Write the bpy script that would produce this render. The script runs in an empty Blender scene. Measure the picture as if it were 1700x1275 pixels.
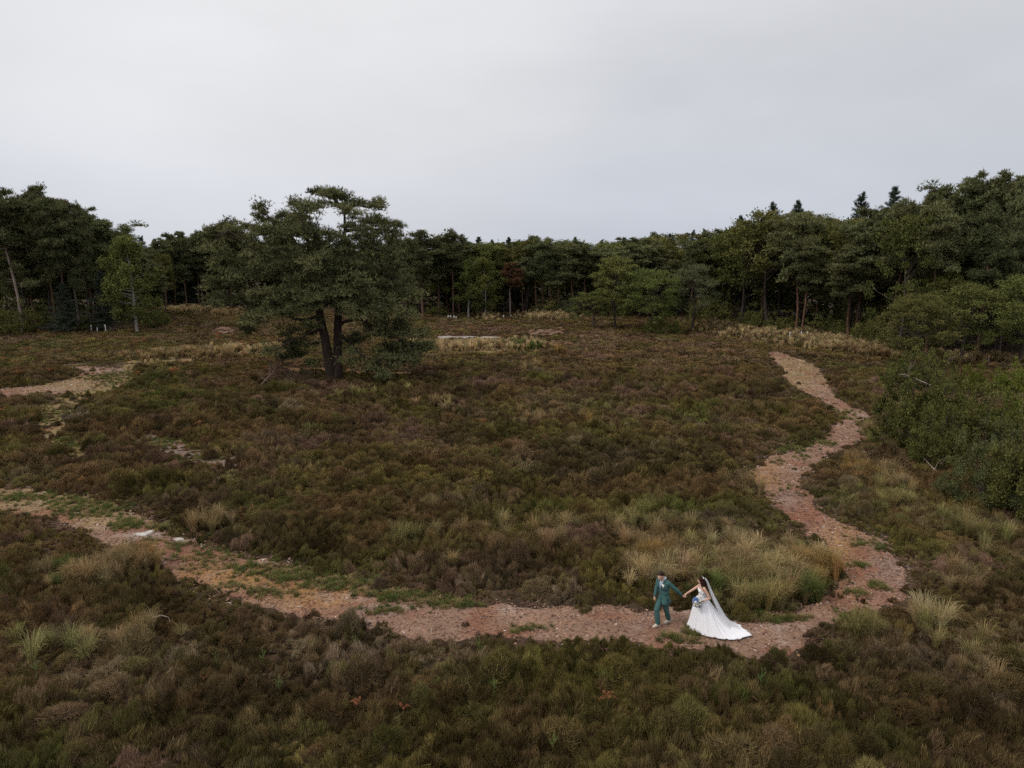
import bpy, bmesh, math
import numpy as np
from mathutils import Vector, Matrix
from mathutils.bvhtree import BVHTree

sc = bpy.context.scene
C = sc.collection
R = math.radians

# ------------------------------------------------------------------ camera
F = 1179.0                      # focal length in photo pixels (photo 1700 x 1275)
HORIZON = 410.0
CAM_H = 11.75
PITCH = math.atan((637.5 - HORIZON) / F)
cam_d = bpy.data.cameras.new('camera')
cam_d.sensor_width = 36.0
cam_d.lens = F / 1700.0 * 36.0
cam_d.clip_start = 0.1
cam_d.clip_end = 5000
cam = bpy.data.objects.new('camera', cam_d)
cam.location = (0, 0, CAM_H)
cam.rotation_euler = (math.pi / 2 - PITCH, 0, 0)
C.objects.link(cam)
sc.camera = cam

# ------------------------------------------------------------------ sky and sun (overcast)
SUN_EL, SUN_AZ = R(48), R(-108)     # azimuth from +Y (view direction), negative = to the left
world = bpy.data.worlds.new('World')
sc.world = world
world.use_nodes = True
nt = world.node_tree
for n in list(nt.nodes):
    nt.nodes.remove(n)
def WN(t, **k):
    n = nt.nodes.new(t)
    for a, b in k.items():
        setattr(n, a, b)
    return n
out = WN('ShaderNodeOutputWorld')
bg = WN('ShaderNodeBackground')
bg.inputs['Strength'].default_value = 0.1
sky = WN('ShaderNodeTexSky', sky_type='NISHITA', sun_disc=False)
sky.sun_elevation = SUN_EL
sky.sun_rotation = SUN_AZ
sky.air_density = 1.0
sky.dust_density = 3.0
tc = WN('ShaderNodeTexCoord')
sep = WN('ShaderNodeSeparateXYZ')
nt.links.new(tc.outputs['Generated'], sep.inputs[0])
# overcast luminance: grey blue at the horizon, brighter towards the zenith
ramp = WN('ShaderNodeValToRGB')
cr = ramp.color_ramp
cr.interpolation = 'EASE'
cr.elements[0].position = 0.0
cr.elements[0].color = (0.59, 0.625, 0.70, 1)
cr.elements[1].position = 1.0
cr.elements[1].color = (1.0, 1.0, 1.0, 1)
for p, c in ((0.06, (0.605, 0.635, 0.705, 1)), (0.17, (0.665, 0.68, 0.72, 1)), (0.30, (0.745, 0.757, 0.79, 1))):
    e = cr.elements.new(p)
    e.color = c
nt.links.new(sep.outputs['Z'], ramp.inputs[0])
mp = WN('ShaderNodeMapping')
mp.inputs['Scale'].default_value = (1.4, 1.4, 4.0)
mp.inputs['Location'].default_value = (0.35, 0.1, 0.2)
nt.links.new(tc.outputs['Generated'], mp.inputs[0])
cl = WN('ShaderNodeTexNoise')
cl.inputs['Scale'].default_value = 1.3
cl.inputs['Detail'].default_value = 5.0
cl.inputs['Roughness'].default_value = 0.5
nt.links.new(mp.outputs[0], cl.inputs['Vector'])
mr = WN('ShaderNodeMapRange')
mr.inputs['From Min'].default_value = 0.3
mr.inputs['From Max'].default_value = 0.7
mr.inputs['To Min'].default_value = 9.0
mr.inputs['To Max'].default_value = 10.9
nt.links.new(cl.outputs['Fac'], mr.inputs['Value'])
vm = WN('ShaderNodeVectorMath', operation='SCALE')
nt.links.new(ramp.outputs[0], vm.inputs[0])
nt.links.new(mr.outputs[0], vm.inputs['Scale'])
# the thin bright area of the cloud sheet, up to the left of the view
dt = WN('ShaderNodeVectorMath', operation='DOT_PRODUCT')
dv = Vector((-0.30, 0.93, 0.20)).normalized()
dt.inputs[1].default_value = dv
nt.links.new(tc.outputs['Generated'], dt.inputs[0])
mg = WN('ShaderNodeMapRange', interpolation_type='SMOOTHSTEP')
mg.inputs['From Min'].default_value = 0.88
mg.inputs['From Max'].default_value = 1.0
mg.inputs['To Min'].default_value = 0.0
mg.inputs['To Max'].default_value = 1.0
nt.links.new(dt.outputs['Value'], mg.inputs['Value'])
mxg = WN('ShaderNodeVectorMath', operation='MULTIPLY_ADD')
gl = WN('ShaderNodeVectorMath', operation='SCALE')
gl.inputs[0].default_value = (1.25, 1.12, 0.94)
nt.links.new(mg.outputs[0], gl.inputs['Scale'])
mxg.inputs[1].default_value = (1.0, 1.0, 1.0)
nt.links.new(gl.outputs[0], mxg.inputs[0])
nt.links.new(vm.outputs[0], mxg.inputs[2])
mix = WN('ShaderNodeMixRGB')
mix.inputs[0].default_value = 0.93
nt.links.new(sky.outputs[0], mix.inputs[1])
nt.links.new(mxg.outputs[0], mix.inputs[2])
nt.links.new(mix.outputs[0], bg.inputs[0])
nt.links.new(bg.outputs[0], out.inputs[0])

sun_d = bpy.data.lights.new('sun', 'SUN')
sun_d.energy = 1.5
sun_d.angle = R(14)
sun_d.color = (1.0, 0.94, 0.86)
sun = bpy.data.objects.new('sun', sun_d)
sdir = Vector((math.sin(SUN_AZ) * math.cos(SUN_EL), math.cos(SUN_AZ) * math.cos(SUN_EL), math.sin(SUN_EL)))
sun.rotation_euler = sdir.to_track_quat('Z', 'Y').to_euler()
sun.location = sdir * 200
C.objects.link(sun)

sc.view_settings.view_transform = 'Standard'
sc.view_settings.look = 'None'
sc.view_settings.gamma = 1.0
sc.view_settings.exposure = 0.0
sc.cycles.max_bounces = 3
sc.cycles.diffuse_bounces = 1
sc.cycles.use_denoising = False
sc.cycles.use_adaptive_sampling = True
sc.cycles.adaptive_threshold = 0.02
sc.cycles.transparent_max_bounces = 12

# ------------------------------------------------------------------ helpers
rng = np.random.default_rng(11)

def vnoise(x, y, scale=1.0, seed=0):
    """smooth value noise, 0..1"""
    x = np.asarray(x, float) / scale + 17.3 * seed
    y = np.asarray(y, float) / scale - 9.1 * seed
    xi, yi = np.floor(x).astype(np.int64), np.floor(y).astype(np.int64)
    fx, fy = x - xi, y - yi
    fx = fx * fx * (3 - 2 * fx)
    fy = fy * fy * (3 - 2 * fy)
    def h(a, b):
        n = (a * 374761393 + b * 668265263 + seed * 1442695041) & 0xFFFFFFFF
        n = ((n ^ (n >> 13)) * 1274126177) & 0xFFFFFFFF
        return ((n ^ (n >> 16)) & 0xFFFF) / 65535.0
    return (h(xi, yi) * (1 - fx) + h(xi + 1, yi) * fx) * (1 - fy) + (h(xi, yi + 1) * (1 - fx) + h(xi + 1, yi + 1) * fx) * fy

def fbm(x, y, scale, seed=0, octv=3):
    s, a, t = 0, 1.0, 0
    for k in range(octv):
        s = s + a * vnoise(x, y, scale / 2 ** k, seed + k)
        t += a
        a *= 0.5
    return s / t

MOUNDS = [(-24.0, 49.0, 9.0, 6.0, 0.75), (6.0, 62.0, 22.0, 10.0, 0.35), (-36.0, 70.0, 14.0, 7.0, 0.5), (30, 74, 14, 8, 0.4)]
def terrain(x, y):
    x = np.asarray(x, float)
    y = np.asarray(y, float)
    h = 0.35 * (fbm(x, y, 18.0, 3) - 0.5)
    for mx, my, rx, ry, a in MOUNDS:
        h = h + a * np.exp(-((x - mx) / rx) ** 2 - ((y - my) / ry) ** 2)
    flat = np.exp(-((x - 6.5) / 5.0) ** 2 - ((y - 20.5) / 3.5) ** 2)
    return h * (1 - flat)

def ray(u, v):
    dx, dy = (u - 850.0) / F, (637.5 - v) / F
    cp, sp = math.cos(PITCH), math.sin(PITCH)
    return dx, cp + dy * sp, -sp + dy * cp

def ground(u, v):
    d = ray(u, v)
    h = 0.0
    for _ in range(8):
        t = (CAM_H - h) / -d[2]
        h = float(terrain(t * d[0], t * d[1]))
    t = (CAM_H - h) / -d[2]
    return Vector((t * d[0], t * d[1], h))

def at_depth(u, v, Y):
    d = ray(u, v)
    t = Y / d[1]
    return Vector((t * d[0], Y, CAM_H + t * d[2]))

def project(x, y, z):
    cp, sp = math.cos(PITCH), math.sin(PITCH)
    zz = np.asarray(z) - CAM_H
    dep = y * cp - zz * sp
    up = y * sp + zz * cp
    return 850 + F * x / dep, 637.5 - F * up / dep

def link(o, parent=None):
    C.objects.link(o)
    if parent is not None:
        o.parent = parent
    return o

def tag(o, label=None, cat=None, group=None, kind=None):
    if label: o['label'] = label
    if cat: o['category'] = cat
    if group: o['group'] = group
    if kind: o['kind'] = kind
    return o

def empty(name, loc=(0, 0, 0), rz=0.0):
    o = bpy.data.objects.new(name, None)
    o.empty_display_size = 0.3
    o.location = loc
    o.rotation_euler = (0, 0, rz)
    return link(o)

def mesh(name, V, faces, mats, tint=None, smooth=False, mat_index=None, nside=None, colors=None):
    """faces: (N,3) or (N,4) int array or list of such arrays"""
    me = bpy.data.meshes.new(name)
    V = np.asarray(V, np.float32)
    if not isinstance(faces, list):
        faces = [faces]
    faces = [np.asarray(f, np.int32) for f in faces if len(f)]
    loops = np.concatenate([f.ravel() for f in faces])
    tot = np.concatenate([np.full(len(f), f.shape[1], np.int32) for f in faces])
    start = np.concatenate([[0], np.cumsum(tot)[:-1]]).astype(np.int32)
    me.vertices.add(len(V))
    me.vertices.foreach_set('co', V.ravel())
    me.loops.add(len(loops))
    me.loops.foreach_set('vertex_index', loops)
    me.polygons.add(len(tot))
    me.polygons.foreach_set('loop_start', start)
    me.polygons.foreach_set('loop_total', tot)
    if mat_index is not None:
        me.polygons.foreach_set('material_index', np.asarray(mat_index, np.int32))
    if smooth:
        me.polygons.foreach_set('use_smooth', np.ones(len(tot), bool))
    if not isinstance(mats, (list, tuple)):
        mats = [mats]
    for m in mats:
        me.materials.append(m)
    if tint is not None:
        a = me.attributes.new('tint', 'FLOAT', 'POINT')
        a.data.foreach_set('value', np.asarray(tint, np.float32))
    if colors is not None:
        a = me.attributes.new('col', 'FLOAT_COLOR', 'POINT')
        cc = np.ones((len(V), 4), np.float32)
        cc[:, :3] = colors
        a.data.foreach_set('color', cc.ravel())
    me.update()
    me.validate()
    return me

def unit(a):
    return a / np.maximum(np.linalg.norm(a, axis=-1, keepdims=True), 1e-9)

def tri_leaves(P, D, L, W, r, bend=0.0):
    """thin triangles from P along D"""
    n = len(P)
    S = unit(np.cross(D, r.normal(size=(n, 3))))
    L = np.broadcast_to(np.asarray(L, float), (n,))[:, None]
    W = np.broadcast_to(np.asarray(W, float), (n,))[:, None]
    V = np.stack([P - S * W / 2, P + S * W / 2, P + D * L], 1).reshape(-1, 3)
    return V, np.arange(3 * n).reshape(-1, 3)

def quad_leaves(P, D, L, W, r):
    n = len(P)
    S = unit(np.cross(D, r.normal(size=(n, 3))))
    L = np.broadcast_to(np.asarray(L, float), (n,))[:, None]
    W = np.broadcast_to(np.asarray(W, float), (n,))[:, None]
    V = np.stack([P, P + D * L * 0.5 + S * W / 2, P + D * L, P + D * L * 0.5 - S * W / 2], 1).reshape(-1, 3)
    return V, np.arange(4 * n).reshape(-1, 4)

def tube(pts, rad, n=7):
    pts = np.asarray(pts, float)
    rad = np.asarray(rad, float)
    T = np.gradient(pts, axis=0)
    T = unit(T)
    ref = np.array([0.31, 0.17, 0.93]) if abs(T[0][2]) < 0.9 else np.array([1.0, 0.1, 0.0])
    A = unit(np.cross(T, ref))
    B = np.cross(T, A)
    th = np.linspace(0, 2 * np.pi, n, endpoint=False)
    V = (pts[:, None] + rad[:, None, None] * (np.cos(th)[None, :, None] * A[:, None] + np.sin(th)[None, :, None] * B[:, None])).reshape(-1, 3)
    m = len(pts)
    i = np.arange(m - 1)[:, None] * n
    j = np.arange(n)[None, :]
    j2 = (j + 1) % n
    Fq = np.stack([i + j, i + j2, i + n + j2, i + n + j], -1).reshape(-1, 4)
    return V, Fq

class Soup:
    def __init__(s):
        s.V, s.F3, s.F4, s.T, s.n = [], [], [], [], 0
    def add(s, VF, tint=0.5):
        V, Fa = VF
        Fa = np.asarray(Fa)
        (s.F3 if Fa.shape[1] == 3 else s.F4).append(Fa + s.n)
        s.V.append(V)
        s.T.append(np.broadcast_to(np.asarray(tint, float), (len(V),)))
        s.n += len(V)
    def mesh(s, name, mats, smooth=False):
        fs = []
        if s.F3: fs.append(np.concatenate(s.F3))
        if s.F4: fs.append(np.concatenate(s.F4))
        return mesh(name, np.concatenate(s.V), fs, mats, np.concatenate(s.T), smooth)

# ------------------------------------------------------------------ materials
def new_mat(name):
    m = bpy.data.materials.new(name)
    m.use_nodes = True
    t = m.node_tree
    for n in list(t.nodes):
        t.nodes.remove(n)
    return m, t, t.nodes.new('ShaderNodeOutputMaterial')

def leaf_mat(name, dark, light, trans=0.25, var=0.35, instancer=False, hue=0.03):
    """foliage: leaf colour varies leaf by leaf and plant by plant"""
    m, t, o = new_mat(name)
    at = t.nodes.new('ShaderNodeAttribute')
    at.attribute_name = 'tint'
    mx = t.nodes.new('ShaderNodeMixRGB')
    mx.inputs[1].default_value = (*dark, 1)
    mx.inputs[2].default_value = (*light, 1)
    t.links.new(at.outputs['Fac'], mx.inputs[0])
    src = mx.outputs[0]
    if instancer:
        ai = t.nodes.new('ShaderNodeAttribute')
        ai.attribute_type = 'INSTANCER'
        ai.attribute_name = 'col'
        ml = t.nodes.new('ShaderNodeMixRGB')
        ml.blend_type = 'MULTIPLY'
        ml.inputs[0].default_value = 1.0
        t.links.new(src, ml.inputs[1])
        t.links.new(ai.outputs['Color'], ml.inputs[2])
        src = ml.outputs[0]
    else:
        oi = t.nodes.new('ShaderNodeObjectInfo')
        hs = t.nodes.new('ShaderNodeHueSaturation')
        m1 = t.nodes.new('ShaderNodeMapRange')
        m1.inputs['To Min'].default_value = 1 - var
        m1.inputs['To Max'].default_value = 1 + var
        t.links.new(oi.outputs['Random'], m1.inputs['Value'])
        t.links.new(m1.outputs[0], hs.inputs['Value'])
        mm = t.nodes.new('ShaderNodeMath')
        mm.operation = 'MULTIPLY'
        mm.inputs[1].default_value = 7.31
        t.links.new(oi.outputs['Random'], mm.inputs[0])
        fr = t.nodes.new('ShaderNodeMath')
        fr.operation = 'FRACT'
        t.links.new(mm.outputs[0], fr.inputs[0])
        m2 = t.nodes.new('ShaderNodeMapRange')
        m2.inputs['To Min'].default_value = 0.5 - hue
        m2.inputs['To Max'].default_value = 0.5 + hue
        t.links.new(fr.outputs[0], m2.inputs['Value'])
        t.links.new(m2.outputs[0], hs.inputs['Hue'])
        t.links.new(src, hs.inputs['Color'])
        src = hs.outputs[0]
    d = t.nodes.new('ShaderNodeBsdfDiffuse')
    t.links.new(src, d.inputs[0])
    if trans > 0:
        tr = t.nodes.new('ShaderNodeBsdfTranslucent')
        t.links.new(src, tr.inputs[0])
        ms = t.nodes.new('ShaderNodeMixShader')
        ms.inputs[0].default_value = trans
        t.links.new(d.outputs[0], ms.inputs[1])
        t.links.new(tr.outputs[0], ms.inputs[2])
        t.links.new(ms.outputs[0], o.inputs[0])
    else:
        t.links.new(d.outputs[0], o.inputs[0])
    return m

def noise_mat(name, stops, scale=8.0, detail=6.0, rough=0.9, bump=0.0, bscale=None, coord='Object', stretch=(1, 1, 1), spec=0.2):
    m, t, o = new_mat(name)
    b = t.nodes.new('ShaderNodeBsdfPrincipled')
    b.inputs['Roughness'].default_value = rough
    b.inputs['Specular IOR Level'].default_value = spec
    c = t.nodes.new('ShaderNodeTexCoord')
    mpn = t.nodes.new('ShaderNodeMapping')
    mpn.inputs['Scale'].default_value = stretch
    t.links.new(c.outputs[coord], mpn.inputs[0])
    n = t.nodes.new('ShaderNodeTexNoise')
    n.inputs['Scale'].default_value = scale
    n.inputs['Detail'].default_value = detail
    n.inputs['Roughness'].default_value = 0.62
    t.links.new(mpn.outputs[0], n.inputs['Vector'])
    rp = t.nodes.new('ShaderNodeValToRGB')
    el = rp.color_ramp.elements
    el[0].position, el[0].color = stops[0][0], (*stops[0][1], 1)
    el[1].position, el[1].color = stops[-1][0], (*stops[-1][1], 1)
    for p, col in stops[1:-1]:
        e = el.new(p)
        e.color = (*col, 1)
    t.links.new(n.outputs['Fac'], rp.inputs[0])
    t.links.new(rp.outputs[0], b.inputs['Base Color'])
    if bump:
        n2 = t.nodes.new('ShaderNodeTexNoise')
        n2.inputs['Scale'].default_value = bscale or scale * 2
        n2.inputs['Detail'].default_value = 5
        t.links.new(mpn.outputs[0], n2.inputs['Vector'])
        bp = t.nodes.new('ShaderNodeBump')
        bp.inputs['Strength'].default_value = bump
        bp.inputs['Distance'].default_value = 0.05
        t.links.new(n2.outputs['Fac'], bp.inputs['Height'])
        t.links.new(bp.outputs[0], b.inputs['Normal'])
    t.links.new(b.outputs[0], o.inputs[0])
    return m

def plain(name, col, rough=0.7, spec=0.3, scale=40.0, var=0.12):
    a = tuple(c * (1 - var) for c in col)
    b = tuple(min(1, c * (1 + var)) for c in col)
    return noise_mat(name, [(0.35, a), (0.65, b)], scale=scale, rough=rough, spec=spec)

M = {}
M['heather'] = leaf_mat('heather sprigs', (0.5, 0.5, 0.5), (1.6, 1.55, 1.45), trans=0.12, instancer=True)
M['heather_wood'] = noise_mat('heather stems', [(0.3, (0.020, 0.012, 0.007)), (0.7, (0.05, 0.032, 0.018))], scale=12)
M['grass'] = leaf_mat('grass blades', (0.7, 0.7, 0.7), (1.3, 1.3, 1.25), trans=0.3, instancer=True)
M['pine'] = leaf_mat('pine needles', (0.034, 0.042, 0.020), (0.27, 0.275, 0.125), trans=0.08, var=0.25, hue=0.02)
M['lone_pine'] = leaf_mat('lone pine needles', (0.034, 0.041, 0.020), (0.31, 0.305, 0.14), trans=0.06, var=0.02, hue=0.002)
M['oak'] = leaf_mat('oak leaves', (0.042, 0.052, 0.015), (0.235, 0.23, 0.075), trans=0.25, var=0.25, hue=0.02)
M['bush'] = leaf_mat('shrub leaves', (0.030, 0.036, 0.011), (0.21, 0.21, 0.066), trans=0.22, var=0.18, hue=0.010)
M['bush2'] = leaf_mat('dull shrub leaves', (0.036, 0.043, 0.016), (0.20, 0.205, 0.085), trans=0.2, var=0.02, hue=0.004)
M['yoak'] = leaf_mat('young oak leaves', (0.06, 0.09, 0.015), (0.2, 0.23, 0.05), trans=0.3, var=0.15, hue=0.02)
M['grey'] = leaf_mat('grey green leaves', (0.06, 0.068, 0.034), (0.18, 0.19, 0.095), trans=0.2, var=0.15, hue=0.015)
M['birch'] = leaf_mat('birch leaves', (0.07, 0.085, 0.024), (0.22, 0.225, 0.07), trans=0.3, var=0.15, hue=0.02)
M['spruce'] = leaf_mat('spruce needles', (0.035, 0.05, 0.036), (0.13, 0.15, 0.105), trans=0.08, var=0.15, hue=0.02)
M['dead'] = leaf_mat('dead rust needles', (0.10, 0.05, 0.028), (0.24, 0.13, 0.07), trans=0.1, var=0.15, hue=0.01)
M['bracken'] = leaf_mat('dead bracken', (0.20, 0.085, 0.035), (0.40, 0.19, 0.09), trans=0.2, var=0.2, hue=0.015)
M['seedling'] = leaf_mat('seedling shoots', (0.12, 0.17, 0.05), (0.28, 0.34, 0.12), trans=0.2, var=0.15, hue=0.02)
M['bark'] = noise_mat('grey brown bark', [(0.3, (0.035, 0.027, 0.022)), (0.7, (0.11, 0.085, 0.07))], scale=5, bump=0.8, stretch=(1, 1, 0.25))
M['bark_red'] = noise_mat('reddish pine bark', [(0.3, (0.065, 0.038, 0.026)), (0.7, (0.19, 0.105, 0.07))], scale=5, bump=0.6, stretch=(1, 1, 0.25))
M['bark_lone'] = noise_mat('lone pine bark', [(0.3, (0.022, 0.015, 0.012)), (0.7, (0.075, 0.05, 0.038))], scale=5, bump=0.8, stretch=(1, 1, 0.25))
M['bark_pale'] = noise_mat('pale pine bark', [(0.3, (0.13, 0.095, 0.08)), (0.7, (0.32, 0.25, 0.21))], scale=5, bump=0.6, stretch=(1, 1, 0.25))
M['bark_birch'] = noise_mat('white birch bark', [(0.34, (0.07, 0.06, 0.055)), (0.45, (0.26, 0.24, 0.22)), (0.7, (0.42, 0.4, 0.37))], scale=3, bump=0.3, stretch=(1, 1, 2.5))
M['deadwood'] = noise_mat('bleached dead wood', [(0.3, (0.20, 0.14, 0.11)), (0.7, (0.5, 0.4, 0.34))], scale=9, bump=0.4)
M['twig'] = noise_mat('dead twigs', [(0.3, (0.07, 0.045, 0.035)), (0.7, (0.2, 0.13, 0.1))], scale=9)
M['post'] = noise_mat('weathered white stake', [(0.25, (0.5, 0.5, 0.5)), (0.6, (0.8, 0.8, 0.8))], scale=14)
M['post_red'] = noise_mat('old reddish stake', [(0.25, (0.22, 0.15, 0.13)), (0.6, (0.36, 0.26, 0.24))], scale=14)  # darker red brown tone for the reddish stakes
M['soil'] = noise_mat('peaty soil', [(0.3, (0.030, 0.018, 0.010)), (0.55, (0.062, 0.038, 0.020)), (0.75, (0.10, 0.068, 0.035))], scale=2.3, bump=0.6, bscale=6)

# path: own colour patches come from the mesh (sand, leaf mould, ochre moss), fine grain from noise
pm, t, o = new_mat('sandy path')
b = t.nodes.new('ShaderNodeBsdfPrincipled')
b.inputs['Roughness'].default_value = 0.95
b.inputs['Specular IOR Level'].default_value = 0.1
at = t.nodes.new('ShaderNodeAttribute'); at.attribute_name = 'col'
c_ = t.nodes.new('ShaderNodeTexCoord')
n1 = t.nodes.new('ShaderNodeTexNoise'); n1.inputs['Scale'].default_value = 9; n1.inputs['Detail'].default_value = 8; n1.inputs['Roughness'].default_value = 0.75
t.links.new(c_.outputs['Object'], n1.inputs['Vector'])
r1 = t.nodes.new('ShaderNodeMapRange'); r1.inputs['From Min'].default_value = 0.3; r1.inputs['From Max'].default_value = 0.7
r1.inputs['To Min'].default_value = 0.45; r1.inputs['To Max'].default_value = 1.5
t.links.new(n1.outputs['Fac'], r1.inputs['Value'])
vs = t.nodes.new('ShaderNodeVectorMath'); vs.operation = 'SCALE'
t.links.new(at.outputs['Color'], vs.inputs[0]); t.links.new(r1.outputs[0], vs.inputs['Scale'])
t.links.new(vs.outputs[0], b.inputs['Base Color'])
bp = t.nodes.new('ShaderNodeBump'); bp.inputs['Strength'].default_value = 0.9; bp.inputs['Distance'].default_value = 0.04
t.links.new(n1.outputs['Fac'], bp.inputs['Height']); t.links.new(bp.outputs[0], b.inputs['Normal'])
t.links.new(b.outputs[0], o.inputs[0])
M['path'] = pm

def attr_mat(name, rough=0.9):
    m, t, o = new_mat(name)
    b = t.nodes.new('ShaderNodeBsdfPrincipled')
    b.inputs['Roughness'].default_value = rough
    b.inputs['Specular IOR Level'].default_value = 0.15
    a = t.nodes.new('ShaderNodeAttribute'); a.attribute_name = 'col'
    t.links.new(a.outputs['Color'], b.inputs['Base Color'])
    t.links.new(b.outputs[0], o.inputs[0])
    return m
M['litter'] = attr_mat('chips and dry litter')

# ------------------------------------------------------------------ ground
def axis(lo, hi, step, far):
    a = np.arange(lo, hi + step, step)
    return np.concatenate([[-far, -far * 0.5, lo - 40], a, [hi + 40, far * 0.5, far]])
gx = axis(-130, 130, 1.0, 1500)
gy = np.concatenate([[-300, -60], np.arange(0, 190, 1.0), [230, 400, 800, 2500]])
GX, GY = np.meshgrid(gx, gy, indexing='ij')
GZ = terrain(GX, GY)
nx, ny = GX.shape
I = np.arange(nx * ny).reshape(nx, ny)
gme = mesh('ground', np.stack([GX, GY, GZ], -1).reshape(-1, 3),
           np.stack([I[:-1, :-1], I[1:, :-1], I[1:, 1:], I[:-1, 1:]], -1).reshape(-1, 4), M['soil'], smooth=True)
tag(link(bpy.data.objects.new('ground', gme)), kind='structure', label='dark peaty soil under the heather of the clearing')

# ------------------------------------------------------------------ paths
MAIN = [(-120, 806), (0, 812), (60, 815), (120, 822), (190, 843), (240, 858), (270, 875), (320, 900), (365, 915), (400, 925), (440, 932), (500, 945),
        (560, 960), (640, 982), (720, 996), (790, 1005), (860, 1008), (930, 1006), (1000, 1014), (1060, 1018), (1140, 1012), (1200, 1028), (1250, 1034), (1295, 1022),
        (1335, 1008), (1378, 992), (1394, 978), (1408, 950), (1392, 925), (1368, 905), (1340, 880), (1310, 860), (1290, 835), (1262, 815),
        (1252, 785), (1262, 768), (1300, 752), (1340, 742), (1380, 715), (1405, 692), (1370, 667), (1333, 652), (1310, 635), (1298, 610), (1272, 588),
        (1290, 584), (1330, 598), (1362, 613), (1374, 640), (1390, 663), (1418, 678), (1445, 690), (1432, 710), (1437, 725), (1412, 742), (1372, 757),
        (1340, 777), (1328, 790), (1338, 815), (1352, 838), (1382, 863), (1422, 879), (1472, 905), (1502, 950), (1512, 985), (1490, 1002), (1440, 1012),
        (1390, 1022), (1350, 1042), (1346, 1058), (1336, 1076), (1312, 1092), (1250, 1092), (1200, 1084), (1140, 1076), (1080, 1068), (1000, 1068),
        (930, 1069), (880, 1059), (800, 1051), (740, 1060), (690, 1062), (640, 1040), (560, 1024), (470, 1017), (400, 993), (340, 977), (280, 952),
        (240, 930), (205, 913), (182, 899), (138, 883), (98, 868), (30, 848), (0, 848), (-120, 848)]
SIDE = [(-80, 652), (0, 646), (60, 641), (120, 629), (150, 616), (105, 609), (130, 604), (170, 611), (207, 612), (210, 630), (168, 646), (120, 650), (60, 657), (0, 669), (-80, 680)]
TRACK = [(470, 610), (560, 612), (640, 616), (745, 618), (745, 626), (640, 626), (560, 623), (470, 619)]
def ell(u, v, ru, rv, n=14):
    return [(u + ru * math.cos(a), v + rv * math.sin(a)) for a in np.linspace(0, 2 * math.pi, n, endpoint=False)]
PATCHES = [('main', MAIN), ('side', SIDE), ('track', TRACK)]
BARE = [(372, 545, 20, 4, 'pink'), (740, 557, 18, 1.6, 'white'), (772, 557, 16, 1.6, 'white'), (812, 557, 14, 1.4, 'white'), (905, 549, 30, 4, 'pink'), (932, 544, 10, 3, 'pink'),
        (395, 580, 48, 4, 'pink'), (1135, 590, 8, 2, 'pink'), (700, 578, 10, 3, 'pink'), (980, 555, 22, 2.5, 'pink')]
# worn trails, half overgrown
SOFT = [([(212, 606), (225, 612), (220, 632), (190, 652), (150, 668), (118, 690), (112, 712), (140, 742), (150, 765), (118, 765), (80, 735), (60, 705), (62, 680), (95, 655), (150, 638), (190, 622)], 'straw'),
        ([(205, 600), (300, 590), (400, 578), (460, 574), (470, 582), (400, 592), (300, 602), (215, 612)], 'straw'), ([(215, 722), (262, 722), (310, 735), (350, 752), (395, 762), (402, 780), (385, 808), (365, 822), (352, 808), (362, 788), (330, 770), (280, 756), (225, 745)], 'grey'),
        ([(725, 574), (800, 570), (890, 570), (900, 584), (800, 588), (725, 590)], 'straw')]

def to_world(poly):
    return np.array([list(ground(u, v))[:2] for u, v in poly])

def sdist(P, poly):
    """signed distance (positive inside) from points (N,2) to polygon (M,2)"""
    A = poly
    B = np.roll(poly, -1, 0)
    d2 = np.full(len(P), 1e18)
    ins = np.zeros(len(P), bool)
    for a, b_ in zip(A, B):
        e = b_ - a
        w = P - a
        tt = np.clip((w @ e) / max(e @ e, 1e-12), 0, 1)
        d2 = np.minimum(d2, ((w - tt[:, None] * e) ** 2).sum(1))
        c1 = (a[1] <= P[:, 1]) != (b_[1] <= P[:, 1])
        with np.errstate(divide='ignore', invalid='ignore'):
            xs = a[0] + (P[:, 1] - a[1]) * e[0] / (e[1] if e[1] else 1e-12)
        ins ^= c1 & (P[:, 0] < xs)
    d = np.sqrt(d2)
    return np.where(ins, d, -d)

PCOL = {'pink': (0.258, 0.156, 0.108), 'rust': (0.22, 0.088, 0.052), 'ochre': (0.29, 0.155, 0.055), 'grey': (0.24, 0.168, 0.138), 'white': (0.48, 0.42, 0.38), 'moss': (0.12, 0.12, 0.04), 'straw': (0.26, 0.185, 0.085)}
# zones on the paths: photo position, radius, soil kind
ZONES = [(60, 830, 90, 20, 'straw'), (150, 850, 60, 20, 'straw'), (230, 880, 30, 14, 'pink'), (235, 890, 25, 4, 'white'), (300, 897, 12, 3, 'white'), (320, 920, 50, 18, 'rust'),
         (370, 955, 70, 16, 'ochre'), (470, 965, 60, 20, 'ochre'), (560, 990, 70, 16, 'ochre'), (620, 1010, 40, 10, 'grey'), (480, 975, 16, 5, 'rust'),
         (800, 1020, 80, 16, 'pink'), (950, 1035, 120, 24, 'pink'), (1010, 1025, 30, 6, 'rust'), (1150, 1060, 200, 20, 'pink'), (1450, 960, 40, 40, 'pink'), (1470, 940, 25, 30, 'grey'),
         (1400, 930, 30, 40, 'ochre'), (1430, 990, 50, 20, 'rust'), (1330, 855, 30, 22, 'rust'), (1310, 835, 20, 12, 'grey'), (1265, 790, 30, 20, 'ochre'), (1310, 780, 40, 26, 'pink'),
         (1400, 715, 40, 15, 'pink'), (1370, 720, 20, 8, 'rust'), (1330, 625, 40, 30, 'straw'), (1360, 650, 40, 14, 'pink'), (100, 635, 120, 12, 'straw'), (30, 650, 60, 8, 'pink'), (180, 618, 30, 8, 'grey'),
         (600, 618, 120, 6, 'rust')]
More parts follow.
